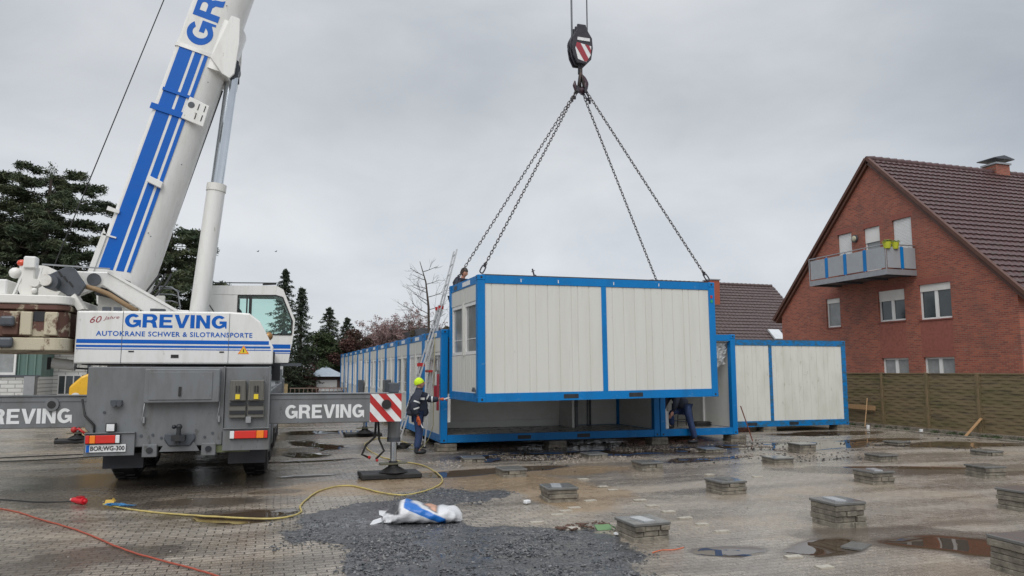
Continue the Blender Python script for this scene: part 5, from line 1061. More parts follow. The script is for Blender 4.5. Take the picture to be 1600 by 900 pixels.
# hinged plate with hole and slots, cable clamps on the stripes
pp = bplate('boom_fitting', [(3.30, .56), (3.26, 1.0), (3.72, .98), (3.78, .58)], BN - .05, BN - .02, WHITE, .01)
M().cyl(Bp(3.62, .66, BN - .055), Bp(3.62, .66, BN - .051), .065, n=18).build('hole', GREYD, pp, True)
for v_ in (.8, .92):
    for u_ in (3.36, 3.56): M().bar(Bp(u_, v_, BN - .053), Bp(u_ + .13, v_, BN - .053), .018, .006, up=(0, 1, 0)).build('slot', BLACK, pp, True)
bplate('clamp', [(3.30, -.04), (3.30, .56), (3.42, .56), (3.42, -.04)], BN - .03, BN - .004, CBLUE); bplate('clamp', [(3.74, .06), (3.74, .6), (3.80, .6), (3.80, .06)], BN - .03, BN - .004, CBLUE)
bplate('cable_bracket', [(1.85, .38), (1.80, .66), (1.93, .66), (1.98, .38)], BN - .10, BN - .002, WHITE, .01); bplate('clip', [(1.1, -.12), (1.1, .1), (1.16, .1), (1.18, -.12)], BN - .05, BN - .002, WHITE); bplate('clip', [(.62, -.04), (.62, .2), (.65, .2), (.65, -.04)], BN - .03, BN - .002, WHITE)
bplate('clip', [(6.2, -.25), (6.1, .1), (6.2, .12), (6.32, -.2)], BN - .06, BN - .002, WHITED)
for v_, u_ in ((.95, 2.4), (.8, .9), (.86, .85), (.9, 4.2), (.62, 2.0), (.75, 5.9)): M().cyl(Bp(u_, v_ - .1, BN - .006), Bp(u_, v_ - .1, BN), .012, n=8).build('rivet', GREYD, boom, True)
# luffing cylinder
rb0, rb1 = Vector((-1.55, 16.1, 2.5)), Vector((-1.05, 16.1, 8.30)); dr = (rb1 - rb0).normalized(); zc_ = rb0 + dr * 3.3
M().cyl(rb0, zc_, .18, n=32).build('luffing_cylinder', WHITE, crane, True); M().cyl(zc_ - dr * .14, zc_ + dr * .01, .195, n=32).build('cylinder_gland', WHITED, crane, True)
M().cyl(zc_, rb1, .125, n=28).build('piston_rod', CHROME, crane, True); M().cyl((rb1.x, 15.87, rb1.z), (rb1.x, 16.38, rb1.z), .075, n=18).build('cylinder_pin', STEEL, crane, True)
M().cyl((rb1.x, 15.98, rb1.z), (rb1.x, 16.28, rb1.z), .15, n=20).build('rod_eye', GREYD, crane, True)
# head sheaves and ropes
tip = Vector(Bp(35.9, .5, 16.1)); M().cbox(tip + Vector((.25, 0, .2)), .9, .7, .9).build('boom_head', WHITED, crane, True, .05)
HK = Vector((7.19, 16.69, 9.6))
for dx_, dt_ in ((-.23, -.06), (-.19, .1), (.19, -.06), (.25, .1)): M().cyl((HK.x + dx_, HK.y + dt_, 10.45), (tip.x + .45 + dx_, 16.1 + dt_, tip.z + .1), .011, n=6, caps=False).build('hoist_rope', GREYD, crane, True)
M().cyl((-4.15, 16.1, 3.85), (tip.x - .2, 16.1, tip.z + .5), .012, n=6).build('winch_rope', BLACK, crane, True)

# ---------------------------------------------------------------- hook block, chains
hb = thing('hook_block', 'dark crane hook block with red and white bars on its cheek, hanging above the container', 'crane hook', (HK.x, HK.y, 9.3))
prof = [(-.13, 1.46), (.10, 1.46), (.14, 1.32), (.27, 1.12), (.29, .86), (.24, .55), (.12, .42), (-.14, .42), (-.24, .62), (-.28, .86), (-.26, 1.1), (-.15, 1.3)]
for y in (-.17, -.02, .13): M().prism(prof, lambda p: (p[0], y, p[1]), lambda p: (p[0], y + .05, p[1])).build('side_plate', HOOKM, hb, bevel=.01)
for y in (-.09, .06): M().cyl((-.04, y - .03, .95), (-.04, y + .05, .95), .27, n=28).build('sheave', HOOKM, hb)
wb = M().prism([(-.13, .52), (.1, .46), (.22, .66), (.24, .9), (-.16, .96), (-.2, .8)], lambda p: (p[0], -.176, p[1]), lambda p: (p[0], -.171, p[1])).build('warning_cheek', DWHITE, hb)
for q in ([(-.19, .85), (-.16, .96), (-.06, .95), (.16, .56), (.10, .47), (.04, .48)], [(.06, .93), (.18, .91), (.23, .80), (.22, .68)]): M().prism(q, lambda p: (p[0], -.18, p[1]), lambda p: (p[0], -.177, p[1])).build('red_bar', PINKD, wb)
M().box(-.14, .2, -.182, -.171, 1.02, 1.10).build('data_plate', DWHITE, hb)
M().cyl((0, 0, .20), (0, 0, .46), .06, n=14).build('hook_shank', HOOKM, hb)
hp = [(0, .24), (.02, .16), (.10, .08), (.15, -.04), (.12, -.17), (.02, -.24), (-.10, -.22), (-.16, -.12), (-.15, -.01)]
m = M(); P3 = [Vector((a, 0, b2)) for a, b2 in hp]; rs = [.05, .055, .065, .075, .08, .08, .065, .05, .02]
for a, b2, r0, r1 in zip(P3[:-1], P3[1:], rs[:-1], rs[1:]): m.cyl(a, b2, r0, r1, 10); m.sphere(b2, r1, 8)
m.build('hook', mat('hook_maroon', (.045, .02, .03), .4), hb)
def link(m, c, d, side, L_=.10, W_=.032, r=.011, n=6):
    d = Vector(d).normalized(); s_ = Vector(side); s_ = (s_ - d * s_.dot(d)).normalized(); pts = []
    for k in range(12):
        a = 2 * math.pi * k / 12; x = W_ * math.cos(a); y = W_ * math.sin(a) + (L_ / 2 - W_) * (1 if math.sin(a) > .01 else -1 if math.sin(a) < -.01 else 0)
        pts.append(Vector(c) + s_ * x + d * y)
    nn_ = d.cross(s_); vs = []
    for k in range(12):
        tg = (pts[(k + 1) % 12] - pts[k - 1]).normalized(); b_ = tg.cross(nn_).normalized()
        vs += [pts[k] + (nn_ * math.cos(2 * math.pi * j / n) + b_ * math.sin(2 * math.pi * j / n)) * r for j in range(n)]
    m.add(vs, [(k * n + j, k * n + (j + 1) % n, ((k + 1) % 12) * n + (j + 1) % n, ((k + 1) % 12) * n + j) for k in range(12) for j in range(n)], True)
rw = lambda x, y, z: Vector(RL) + Matrix.Rotation(RZ, 3, 'Z') @ (Matrix.Rotation(-.0105, 3, 'Y') @ Vector((x, y, z)))
anch = [((.09, .08), -.17, 'chain sling to the near left corner of the hanging container'), ((.09, 2.36), -.10, 'chain sling to the rear left corner of the hanging container, left of the roof person'), ((5.97, .08), .17, 'chain sling to the near right corner of the hanging container'), ((5.97, 2.36), .10, 'chain sling to the rear right corner of the hanging container, steeper right chain')]
for (ax_, ay_), hx, lb in anch:
    bot = rw(ax_, ay_, 2.80); top = HK + Vector((hx * .35, (ay_ - 1.2) * .05, -.45)); g = thing('chain_sling', lb, 'chain', tuple(bot), 0, 'four chains of the lifting sling')
    d = (top - bot).normalized(); Lc = (top - bot).length
    m = M(); link(m, HK + Vector((hx * .15, (ay_ - 1.2) * .04, -.22)), Vector((hx * .5, (ay_ - 1.2) * .05, -.5)), (.3, 1, 0), .5, .075, .02, 8); m.build('master_link', CHAINM, g, True)
    m = M(); n_ = int((Lc - .30) / .082); 
    for k in range(n_): link(m, bot + d * (.26 + k * (Lc - .32) / n_), d, (0, 1, 0) if k % 2 else d.cross(Vector((0, 1, 0))), .105, .026, .009, 5)
    m.build('chain', CHAINM, g, True)
    m = M(); link(m, bot + d * .12, d, d.cross(Vector((0, 1, 0))), .2, .045, .016, 8); m.cbox(bot + d * .23, .05, .05, .09); m.cbox(top - d * .1, .07, .07, .14); m.build('sling_hook', HOOKM, g, True)
for q_ in (-1, 1):
    M().bar((q_ * .03, -.03, -.2), (q_ * .16, -.03, -.44), .018).bar((q_ * .09, -.03, -.2), (q_ * .22, -.03, -.42), .018).cbox((q_ * .19, -.03, -.46), .09, .05, .07).cbox((q_ * .24, -.03, -.52), .05, .04, .1).build('coupling_link', HOOKM, hb)
for k_ in range(3): M().tube([(-2.55 + .08 * k_, 15.5, 3.05), (-2.45 + .1 * k_, 15.45, 3.35), (-2.3 + .12 * k_, 15.55, 3.62), (-2.2 + .1 * k_, 15.75, 3.85)], .02, 8).build('hydraulic_hose', BLACK, crane, True)
for u_ in (1.2, 2.6, 3.1, 4.0): M().prism([(u_, .66), (u_ + .004, .66), (u_ + .004, .0), (u_, .0)], lambda p: Bp(p[0], p[1], BN - .0042), lambda p: Bp(p[0], p[1], BN - .0036)).build('weld_seam', GREYD, boom, True) if False else None
M().cyl(Bp(.3, 1.0, 16.1), Bp(4.3, 1.03, 16.1), .012, n=6).build('grease_line', BLACK, boom, True)
g = tag(M().cyl((6.12, 17.1, 4.09), (6.12, 17.1, 4.20), .10, .08, 10).bar((6.1, 17.1, 4.2), (6.02, 17.1, 4.48), .03).sphere((6.09, 17.1, 4.29), .05, 8).bar((6.0, 17.1, 4.4), (6.08, 17.1, 4.44), .02).build('shackle', HOOKM), 'small dark shackle lying with its pin upright on the roof of the hanging container', 'shackle')

# ---------------------------------------------------------------- people
def skin(name, V, Ed, rad, mt_, parent, lv=2, extra=None):
    me = bpy.data.meshes.new(name); me.from_pydata(V, Ed, []); ob = bpy.data.objects.new(name, me); col.objects.link(ob)
    b_ = bmesh.new(); b_.from_mesh(me); ly = b_.verts.layers.skin.verify(); b_.verts.ensure_lookup_table()
    for i, v in enumerate(b_.verts):
        r = rad[i]; v[ly].radius = r if isinstance(r, tuple) else (r, r); v[ly].use_root = (i == 0)
    b_.to_mesh(me); b_.free()
    ob.modifiers.new('skin', 'SKIN').use_smooth_shade = True; sd = ob.modifiers.new('sub', 'SUBSURF'); sd.levels = lv; sd.render_levels = lv
    dg = bpy.context.evaluated_depsgraph_get(); m2 = bpy.data.meshes.new_from_object(ob.evaluated_get(dg)); bpy.data.objects.remove(ob)
    if extra:
        b_ = bmesh.new(); b_.from_mesh(m2); t_ = bpy.data.meshes.new('t'); t_.from_pydata(extra.v, [], extra.f); t_.polygons.foreach_set('use_smooth', [True] * len(extra.f)); b_.from_mesh(t_); b_.to_mesh(m2); b_.free()
    m2.materials.clear(); m2.materials.append(mt_); o = bpy.data.objects.new(name, m2); col.objects.link(o); o.parent = parent; return o
def hand_chain(V, Ed, rad, wi, wr, d, up, s=1.0, curl=.5):
    """palm and five bent fingers grown from wrist vertex wi; d = pointing direction, up = back of the hand"""
    d, up = Vector(d).normalized(), Vector(up).normalized(); sd = d.cross(up).normalized(); wr = Vector(wr)
    def add(p, r, par): V.append(tuple(p)); rad.append(r); Ed.append((par, len(V) - 1)); return len(V) - 1
    pm = add(wr + d * .045 * s, (.024 * s, .034 * s), wi); p2 = add(wr + d * .08 * s, (.018 * s, .036 * s), pm)
    for k, (off, ln) in enumerate(((-.030, .062), (-.010, .074), (.011, .070), (.031, .055))):
        a = add(wr + d * .10 * s + sd * off * s, .0095 * s, p2); q1 = add(wr + d * (.10 + ln * .5) * s + sd * off * s * 1.1 - up * .012 * curl * 2 * s, .0088 * s, a)
        add(wr + d * (.10 + ln * .85) * s + sd * off * s * 1.1 - up * .04 * curl * 2 * s, .0075 * s, q1)
    t1 = add(wr + d * .05 * s - sd * .04 * s - up * .012 * s, .012 * s, pm); add(wr + d * .09 * s - sd * .055 * s - up * .03 * s, .009 * s, t1)
def head_mesh(c, fw, up, s=1.0, hair=False):
    """head with brow, nose, lips, chin, ears; fw the way it looks"""
    fw, up = Vector(fw).normalized(), Vector(up).normalized(); sd = up.cross(fw).normalized(); c = Vector(c); m = M(); n, mm = 20, 14; vs = []; fs = []
    for i in range(mm + 1):
        th = math.pi * i / mm; z = math.cos(th)
        for j in range(n):
            ph = 2 * math.pi * j / n; x, y = math.sin(th) * math.cos(ph), math.sin(th) * math.sin(ph)
            rx = .098 if x > 0 else .102; k = 1 - .28 * max(0, -z - .1) * (1 if abs(y) > .2 or x < 0 else .75)
            f = x > .5 and abs(y) < .25
            px = x * rx * k + (.022 if f and -.25 < z < .05 and abs(y) < .18 else 0) + (.010 if f and -.6 < z < -.42 else 0) + (.008 if f and z < -.8 else 0) - (.008 if x > .6 and .02 < z < .25 and .15 < abs(y) < .5 else 0)
            vs.append(c + fw * px * s + sd * y * .077 * k * s + up * z * .125 * s)
    for i in range(mm):
        for j in range(n): fs.append((i * n + j, (i + 1) * n + j, (i + 1) * n + (j + 1) % n, i * n + (j + 1) % n))
    m.add(vs, fs, True)
    for q in (-1, 1):
        e_ = c + sd * q * .078 * s - fw * .008 * s; m.cbox(e_, .05 * s, .018 * s, .065 * s, Matrix((fw, sd, up)).transposed())
    m.cyl(c + fw * .09 * s + up * .01 * s, c + fw * .118 * s - up * .028 * s, .010 * s, .016 * s, 8)
    return m
def person(label, loc, rz, J, jacket, trousers, gloves, hat=None, hair=None, lbl_cat='person', stripes=False, hands=((1, 0, -.3), (1, 0, -.3)), look=(1, 0, 0), hup=(0, 0, 1)):
    g = thing('person', label, 'person', loc, rz)
    K = ['pel', 'wai', 'che', 'nek', 'hea', 'shL', 'elL', 'wrL', 'shR', 'elR', 'wrR', 'hiL', 'knL', 'anL', 'toL', 'hiR', 'knR', 'anR', 'toR']
    E0 = [('pel', 'wai'), ('wai', 'che'), ('che', 'nek'), ('nek', 'hea'), ('che', 'shL'), ('shL', 'elL'), ('elL', 'wrL'), ('che', 'shR'), ('shR', 'elR'), ('elR', 'wrR'), ('pel', 'hiL'), ('hiL', 'knL'), ('knL', 'anL'), ('anL', 'toL'), ('pel', 'hiR'), ('hiR', 'knR'), ('knR', 'anR'), ('anR', 'toR')]
    rb = dict(pel=(.11, .14), wai=(.10, .13), che=(.11, .15), nek=.055, hea=.06, sh=.055, el=.042, wr=.028, hi=.085, kn=.058, an=.038, to=.03)
    def rr(k, tbl): return tbl.get(k, tbl.get(k[:2], .05))
    V = [J[k] for k in K]; Ed = [(K.index(a), K.index(b2)) for a, b2 in E0]; rad = [rr(k, rb) for k in K]
    hd = head_mesh(J['hea'], look, hup)
    skin('body', V, Ed, rad, SKIN, g, 2, hd)
    # eyes
    fw, up_ = Vector(look).normalized(), Vector(hup).normalized(); sd = up_.cross(fw).normalized(); hc = Vector(J['hea'])
    ey = M()
    for q in (-1, 1): ey.sphere(hc + fw * .086 + sd * q * .032 + up_ * .012, .012, 8)
    ey.build('eyes', DARK, g)
    for k in ('L', 'R'):
        V2 = [J['wr' + k]]; E2 = []; R2 = [.030]; hand_chain(V2, E2, R2, 0, J['wr' + k], hands[0 if k == 'L' else 1], (0, .2, 1), 1.15)
        skin('glove' if gloves else 'hand', V2, E2, R2, gloves or SKIN, g, 1)
    kj = ['che', 'wai', 'pel', 'nek', 'shL', 'elL', 'wrL', 'shR', 'elR', 'wrR']; V3 = [Vector(J[k]) for k in kj]
    V3[3] = Vector(J['nek']) * .75 + Vector(J['che']) * .25; V3[6] = Vector(J['wrL']) * .95 + Vector(J['elL']) * .05; V3[9] = Vector(J['wrR']) * .95 + Vector(J['elR']) * .05
    V3.append(Vector(J['pel']) + Vector((-.01, 0, -.10))); B_ = 1.16 if stripes else 1.08; r3 = [tuple(q * B_ for q in r) if isinstance(r, tuple) else r * B_ for r in [(.15, .19), (.165, .18), (.17, .19), .07, .092, .078, .058, .092, .078, .058, (.185, .20)]]
    e3 = [(0, 1), (1, 2), (2, 10), (0, 3), (0, 4), (4, 5), (5, 6), (0, 7), (7, 8), (8, 9)]
    if not stripes: V3 = V3[:10]; e3 = [e for e in e3 if 10 not in e]; r3 = r3[:10]
    jk = skin('jacket' if stripes else 'sweater', [tuple(v) for v in V3], e3, r3, jacket, g, 2)
    if stripes:
        for v in jk.data.vertices:
            if v.co.z < 1.44 and v.co.x < .22 and abs(v.co.y) < .3: v.co.x = .0 + (v.co.x) * (1.32 if v.co.z < 1.35 else 1.15) + (.015 * math.sin(v.co.z * 34 + v.co.y * 20))
    kt = ['pel', 'hiL', 'knL', 'anL', 'hiR', 'knR', 'anR']; V4 = [Vector(J[k]) for k in kt]; V4[3] = V4[3] * .97 + V4[2] * .03; V4[6] = V4[6] * .97 + V4[5] * .03
    skin('trousers', [tuple(v) for v in V4], [(0, 1), (1, 2), (2, 3), (0, 4), (4, 5), (5, 6)], [(.14, .165), .118, .092, .082, .118, .092, .082], trousers, g, 2)
    for k in ('L', 'R'):
        a, t_ = Vector(J['an' + k]), Vector(J['to' + k]); d = (t_ - a); d.z = 0; d.normalize()
        M().sphere(a + d * .09 + Vector((0, 0, -.045)), .10, 14, (1.45 * abs(d.x) + .5 * abs(d.y), 1.45 * abs(d.y) + .5 * abs(d.x), .5)).cyl(a + Vector((0, 0, -.05)), a + Vector((0, 0, .08)), .06, .055, 12).build('boot', DARK, g)
    if hat:
        m = M(); c = hc + up_ * .035 - fw * .012; mt3 = Matrix((fw, sd, up_)).transposed()
        vs = []; fs = []; n = 24
        for i in range(9):
            th = math.pi * .56 * i / 8
            for j in range(n):
                ph = 2 * math.pi * j / n; wv_ = 1 + .03 * math.sin(ph * 5 + i); vs.append(c + mt3 @ Vector((math.sin(th) * math.cos(ph) * .122 * wv_, math.sin(th) * math.sin(ph) * .098 * wv_, math.cos(th) * .125 * wv_)))
        for i in range(8):
            for j in range(n): fs.append((i * n + j, (i + 1) * n + j, (i + 1) * n + (j + 1) % n, i * n + (j + 1) % n))
        m.add(vs, fs, True); m.build('beanie', hat, g)
    if hair:
        m = M(); mt3 = Matrix((fw, sd, up_)).transposed(); c = hc + up_ * .012 - fw * .012; vs = []; fs = []; n = 24
        for i in range(9):
            for j in range(n):
                ph = 2 * math.pi * j / n; th = math.pi * (.42 if math.cos(ph) > .35 else .68) * i / 8; w_ = 1 + rnd.uniform(-.03, .05); vs.append(c + mt3 @ Vector((math.sin(th) * math.cos(ph) * .112 * w_, math.sin(th) * math.sin(ph) * .090 * w_, math.cos(th) * .132 * w_)))
        for i in range(8):
            for j in range(n): fs.append((i * n + j, (i + 1) * n + j, (i + 1) * n + (j + 1) % n, i * n + (j + 1) % n))
        m.add(vs, fs, True); m.build('hair', hair, g)
    return g, jk
def band(m, a, b2, k, r, w=.035):
    a, b2 = Vector(a), Vector(b2); d = (b2 - a).normalized(); c = a + (b2 - a) * k; m.cyl(c - d * w / 2, c + d * w / 2, r, r, 16, False)
W1 = dict(pel=(-.02, 0, .96), wai=(-.01, 0, 1.10), che=(.0, 0, 1.33), nek=(-.01, 0, 1.50), hea=(.03, 0, 1.645), shL=(.04, .19, 1.42), elL=(.30, .20, 1.26), wrL=(.54, .12, 1.27), shR=(-.03, -.2, 1.42), elR=(-.13, -.25, 1.14), wrR=(-.06, -.25, .90),
          hiL=(-.01, .095, .90), knL=(.04, .10, .50), anL=(-.01, .11, .09), toL=(.17, .12, .04), hiR=(-.03, -.095, .90), knR=(.02, -.10, .50), anR=(-.05, -.11, .09), toR=(.13, -.12, .04))
wk, jk = person('worker in dark jacket and neon yellow beanie with orange gloves, looking up beside the ladder', (3.33, 17.72, 0), 0, W1, NAVY, JEAN, GLOVE, hat=HIVIS, stripes=True, hands=((1, -.1, .05), (.25, 0, -1)), look=(.93, -.12, .36), hup=(-.36, 0, .93))
m = M(); band(m, W1['shR'], W1['elR'], .72, .099); band(m, W1['elR'], W1['wrR'], .25, .088); band(m, W1['shL'], W1['elL'], .72, .097); band(m, W1['elL'], W1['wrL'], .3, .084); m.cbox((.05, -.232, 1.30), .10, .01, .055); m.build('reflective_tape', REFL, wk)
M().bar((-.05, -.25, .80), (.05, -.27, .62), .02).build('paper_roll', DWHITE, wk) if False else tag(M().bar((3.30, 17.47, .80), (3.39, 17.45, .62), .022).build('marker_stick', DWHITE), 'white stick held downwards in the right hand of the beanie wearing worker', 'stick')
tag(M().bar((3.97, 17.80, 1.27), (4.08, 17.76, 1.31), .03).bar((4.08, 17.76, 1.31), (4.25, 17.7, 1.33), .012).build('guide_tool', DWHITE), 'thin pale tool held out by the worker against the hanging container', 'hand tool')
M().cyl((.0, 0, 1.44), (.015, 0, 1.555), .10, .082, 18).build('collar', NAVY, wk)
M().sphere((.06, 0, 1.585), .05, 10, (1, 1, .6)).build('scarf', DARK, wk)
# person on the roof, crouching behind the hanging container
W2 = dict(pel=(-.12, 0, .72), wai=(-.06, 0, .86), che=(.05, 0, 1.08), nek=(.11, 0, 1.24), hea=(.16, 0, 1.38), shL=(.07, .19, 1.17), elL=(.25, .24, .98), wrL=(.45, .15, .95), shR=(.07, -.19, 1.17), elR=(.22, -.25, .96), wrR=(.42, -.12, .98),
          hiL=(-.10, .10, .66), knL=(.28, .14, .45), anL=(.02, .13, .09), toL=(.2, .14, .04), hiR=(-.10, -.10, .66), knR=(.28, -.14, .45), anR=(.02, -.13, .09), toR=(.2, -.14, .04))
person('person with short dark hair crouching on the container roof behind the hanging container', (4.55, 18.66, 3.12), R(-55), W2, NAVY, NAVY, None, hair=HAIR, hands=((1, 0, 0), (1, 0, 0)), look=(.95, 0, -.25), hup=(.25, 0, .95))
# person stepping out of the corridor container (faces left)
W3 = dict(pel=(.0, 0, .96), wai=(.10, .02, 1.10), che=(.30, .02, 1.26), nek=(.43, .02, 1.38), hea=(.52, .0, 1.50), shL=(.30, .20, 1.30), elL=(.42, .24, 1.04), wrL=(.46, .18, .86), shR=(.33, -.18, 1.30), elR=(.5, -.2, 1.05), wrR=(.62, -.05, .90),
          hiL=(-.02, .10, .92), knL=(-.05, .24, .52), anL=(-.10, .36, .10), toL=(.08, .40, .05), hiR=(.02, -.10, .92), knR=(.34, -.14, .80), anR=(.28, -.2, .45), toR=(.47, -.2, .40))
p3, _ = person('person in striped sweater and jeans bending while stepping out of the corridor container', (10.86, 18.2, 0), R(180), W3, NAVY, JEAN, None, hair=HAIR, hands=((.6, 0, -.8), (.8, .2, -.4)), look=(.8, 0, -.5), hup=(.5, 0, .8))
m = M()
for k in (.1, .35, .6, .85): band(m, W3['pel'], W3['che'], k, .19, .03)
m.build('sweater_stripes', REFL, p3) if False else None
# stool and coiled black cable inside the corridor container
g = thing('metal_stool', 'black metal frame stool behind the person in the corridor container', 'stool', (11.25, 19.0, .38))
m = M()
for p in ((-.26, -.2), (.26, -.2), (-.26, .2), (.26, .2)): M().cyl((p[0], p[1], 0), (p[0] * .8, p[1] * .8, .62), .014, n=8).build('leg', BLACK, g)
M().box(-.23, .23, -.18, .18, .61, .64).build('seat', BLACK, g, bevel=.008); M().cyl((-.24, -.19, .2), (.24, -.19, .2), .01, n=8).build('footrest', BLACK, g)
m = M()
for k in range(9):
    rr2 = .26 + .04 * math.sin(k * 2.3); pts = [(11.72 + rr2 * 1.1 * math.cos(6.283 * i / 24) + .02 * math.sin(k), 18.75 + rr2 * .7 * math.sin(6.283 * i / 24), .40 + .013 * k) for i in range(25)]; m.tube(pts, .011, 6)
tag(m.build('coiled_cable', BLACK), 'black cable coil lying on the floor of the corridor container', 'cable')
tag(M().cyl((10.35, 18.35, .38), (10.35, 18.35, .85), .09, n=16).cyl((10.35, 18.35, .85), (10.35, 18.35, .93), .03, n=10).build('canister', PVC), 'white canister standing at the left edge of the corridor container opening', 'canister')
tag(M().cyl((12.52, 17.97, .98), (12.72, 17.75, .02), .016, n=8).build('crowbar', mat('rust_bar', (.16, .05, .03), .6)), 'thin rusty bar leaning against the corner post of the corridor container', 'bar')

# ---------------------------------------------------------------- ladder
lg = thing('aluminium_ladder', 'long aluminium combination ladder leaning on the container row behind the worker', 'ladder', (3.2, 19.0, 0))
def flight(name, p0, p1, w_, n_, parent, rail=.09):
    p0, p1 = Vector(p0), Vector(p1); m = M()
    for q in (-w_ / 2, w_ / 2): m.bar(p0 + Vector((0, q, 0)), p1 + Vector((0, q, 0)), .028, rail, up=(0, 1, 0))
    o = m.build(name, ALU, parent, True)
    for i in range(n_): c = p0 + (p1 - p0) * ((i + .5) / n_); M().bar(c + Vector((0, -w_ / 2, 0)), c + Vector((0, w_ / 2, 0)), .03).build('rung', ALU, o, True)
    return o
flight('lower_flight', (3.05, 19.2, .02), (4.16, 19.2, 3.72), .42, 13, lg); flight('upper_flight', (3.82, 19.2, 2.2), (4.56, 19.2, 5.2), .34, 11, lg); flight('rear_flight', (3.72, 19.15, .03), (4.10, 19.2, 3.6), .46, 12, lg, .06)
for z_, x_ in ((3.62, 4.13), (2.12, 3.66)):
    for q in (-.2, .2): M().cbox((x_, 19.2 + q, z_), .13, .05, .09).build('red_bracket', RED, lg, True)
M().cbox((3.86, 19.15, 1.95), .1, .5, .06).build('red_bracket', RED, lg, True)
for x_ in (3.05, 3.72): M().box(x_ - .05, x_ + .05, 18.94, 19.46, .0, .05).build('foot_bar', BLACK, lg, True)
g = tag(M().box(3.87, 3.925, 18.16, 18.22, .98, 1.88).build('spirit_level', PINKD, bevel=.005), 'long red spirit level standing against the blue corner post near the worker', 'spirit level')
g = tag(M().add([(3.90, 18.55, 1.62), (3.90, 18.30, 1.60), (3.895, 18.32, 1.95), (3.90, 18.56, 1.93)], [(0, 1, 2, 3)]).build('paper_sheet', DWHITE), 'white paper sheet taped to the container end beside the red level', 'paper')
tag(M().cyl((3.90, 18.5, 1.25), (3.90, 18.5, 1.58), .03, .05, 8).build('red_pouch', PINKD), 'small faded red tool hanging below the taped paper sheet', 'tool')
tag(M().tube([(3.90, 18.62, 2.9), (3.89, 18.62, 2.0), (3.88, 18.60, 1.2), (3.86, 18.5, .6), (3.7, 18.35, .25), (3.5, 18.3, .04), (3.25, 18.5, .02)], .009, 6).build('hanging_cable', mat('cable_olive', (.3, .27, .12), .5)), 'olive yellow cable hanging down the container end beside the ladder', 'cable')
m = M()
for k in range(5): m.tube([(3.15 + .12 * math.cos(a + k) * (1 + .2 * k), 18.9 + .3 * math.sin(a * 1 + k), .03 + .02 * k) for a in [i * .5 for i in range(14)]], .012, 5)
tag(m.build('cable_tangle', BLACK), 'tangle of dark cables on the ground at the foot of the ladder', 'cable')

# ---------------------------------------------------------------- cables on the yard
def smooth(pts, n=6, z=.014, wob=.0):
    P = [Vector((*p[:2], p[2] if len(p) > 2 else z)) for p in pts]; out_ = []
    for i in range(len(P) - 1):
        a, b2, c_, d2 = P[max(i - 1, 0)], P[i], P[i + 1], P[min(i + 2, len(P) - 1)]
        for k in range(n): t_ = k / n; q = .5 * ((2 * b2) + (c_ - a) * t_ + (2 * a - 5 * b2 + 4 * c_ - d2) * t_ * t_ + (3 * b2 - a - 3 * c_ + d2) * t_ ** 3); q.x += rnd.uniform(-wob, wob); q.y += rnd.uniform(-wob, wob); out_.append(q)
    return out_ + [P[-1]]
YC = [(-2.31, 12.28, .03), (-1.9, 11.85), (-1.43, 11.39), (-.57, 10.79), (.08, 10.49), (.4, 10.8), (.44, 11.45), (.78, 12.67), (1.28, 13.07), (1.74, 12.1), (2.11, 11.85), (2.73, 12.61), (3.01, 13.72), (2.99, 15.39), (2.61, 16.31), (2.35, 17.55), (2.37, 20.21), (3.0, 21.9), (3.4, 21.0), (3.55, 19.6)]
tag(M().tube(smooth(YC, 7, wob=.008), .0135, 7).build('yellow_cable', mat('cable_yellow', (.46, .37, .12), .45, c2=(.27, .22, .11), amt=.8, scale=9)), 'thick yellow power cable snaking over the paving to the ladder', 'cable')
tag(M().tube(smooth([(-7, 14.9), (-5.2, 14.0), (-3.9, 13.29), (-3.27, 12.86), (-2.75, 12.66, .03)], 6), .011, 6).build('black_cable', BLACK), 'black cable running from the left edge to the red plug', 'cable')
tag(M().tube(smooth([(-5.5, 14.2), (-3.64, 12.44), (-2.9, 11.44), (-2.24, 10.49), (-1.45, 9.15), (-.98, 8.5), (-.51, 7.87), (.1, 6.9)], 8, wob=.006), .011, 6).build('orange_cable', mat('cable_orange', (.33, .06, .03), .5, c2=(.2, .05, .03), scale=7)), 'orange red cable crossing the pavers at the lower left', 'cable')
tag(M().tube(smooth([(-9, 20), (-7, 19.6), (-5.5, 18.8), (-3.6, 19.3), (-3.0, 20)], 6), .012, 5).tube(smooth([(-9, 18), (-7.4, 18.3), (-6, 19.5), (-4, 19.9)], 6), .012, 5).build('dark_hoses', BLACK), 'two dark hoses lying on the paving under the left outrigger beam', 'hose')
g = thing('power_plug', 'red industrial plug and socket joining black and yellow cable', 'plug', (-2.63, 12.6, 0)); dv_ = Vector((.707, -.70, 0)); c0 = Vector((-2.78, 12.68, .05))
M().cyl(c0, c0 + dv_ * .14, .035, .048, 16).cyl(c0 + dv_ * .14, c0 + dv_ * .27, .05, .05, 16).cyl(c0 + dv_ * .27, c0 + dv_ * .31, .03, .02, 12).build('socket', mat('plug_red', (.55, .01, .02), .35), g, True)
M().cyl(c0 - dv_ * .05, c0 + dv_ * .0, .022, .03, 12).build('cable_gland', mat('pink_gland', (.6, .35, .3), .5), g, True); M().cbox(c0 + dv_ * .17 + Vector((0, 0, .055)), .1, .07, .02, Matrix.Rotation(-.78, 3, 'Z')).build('lid', mat('plug_lid', (.4, .01, .02), .35), g, True)
m = M(); c1 = Vector((-2.2, 12.15, .03))
for k in range(9): a = rnd.uniform(-1.1, -.4); m.cbox(c1 + Vector((.04 * k, -.035 * k, .01 + .012 * (k % 3))), .17, .05, .006, Matrix.Rotation(a, 3, 'Z') @ Matrix.Rotation(rnd.uniform(-.5, .5), 3, 'X'))
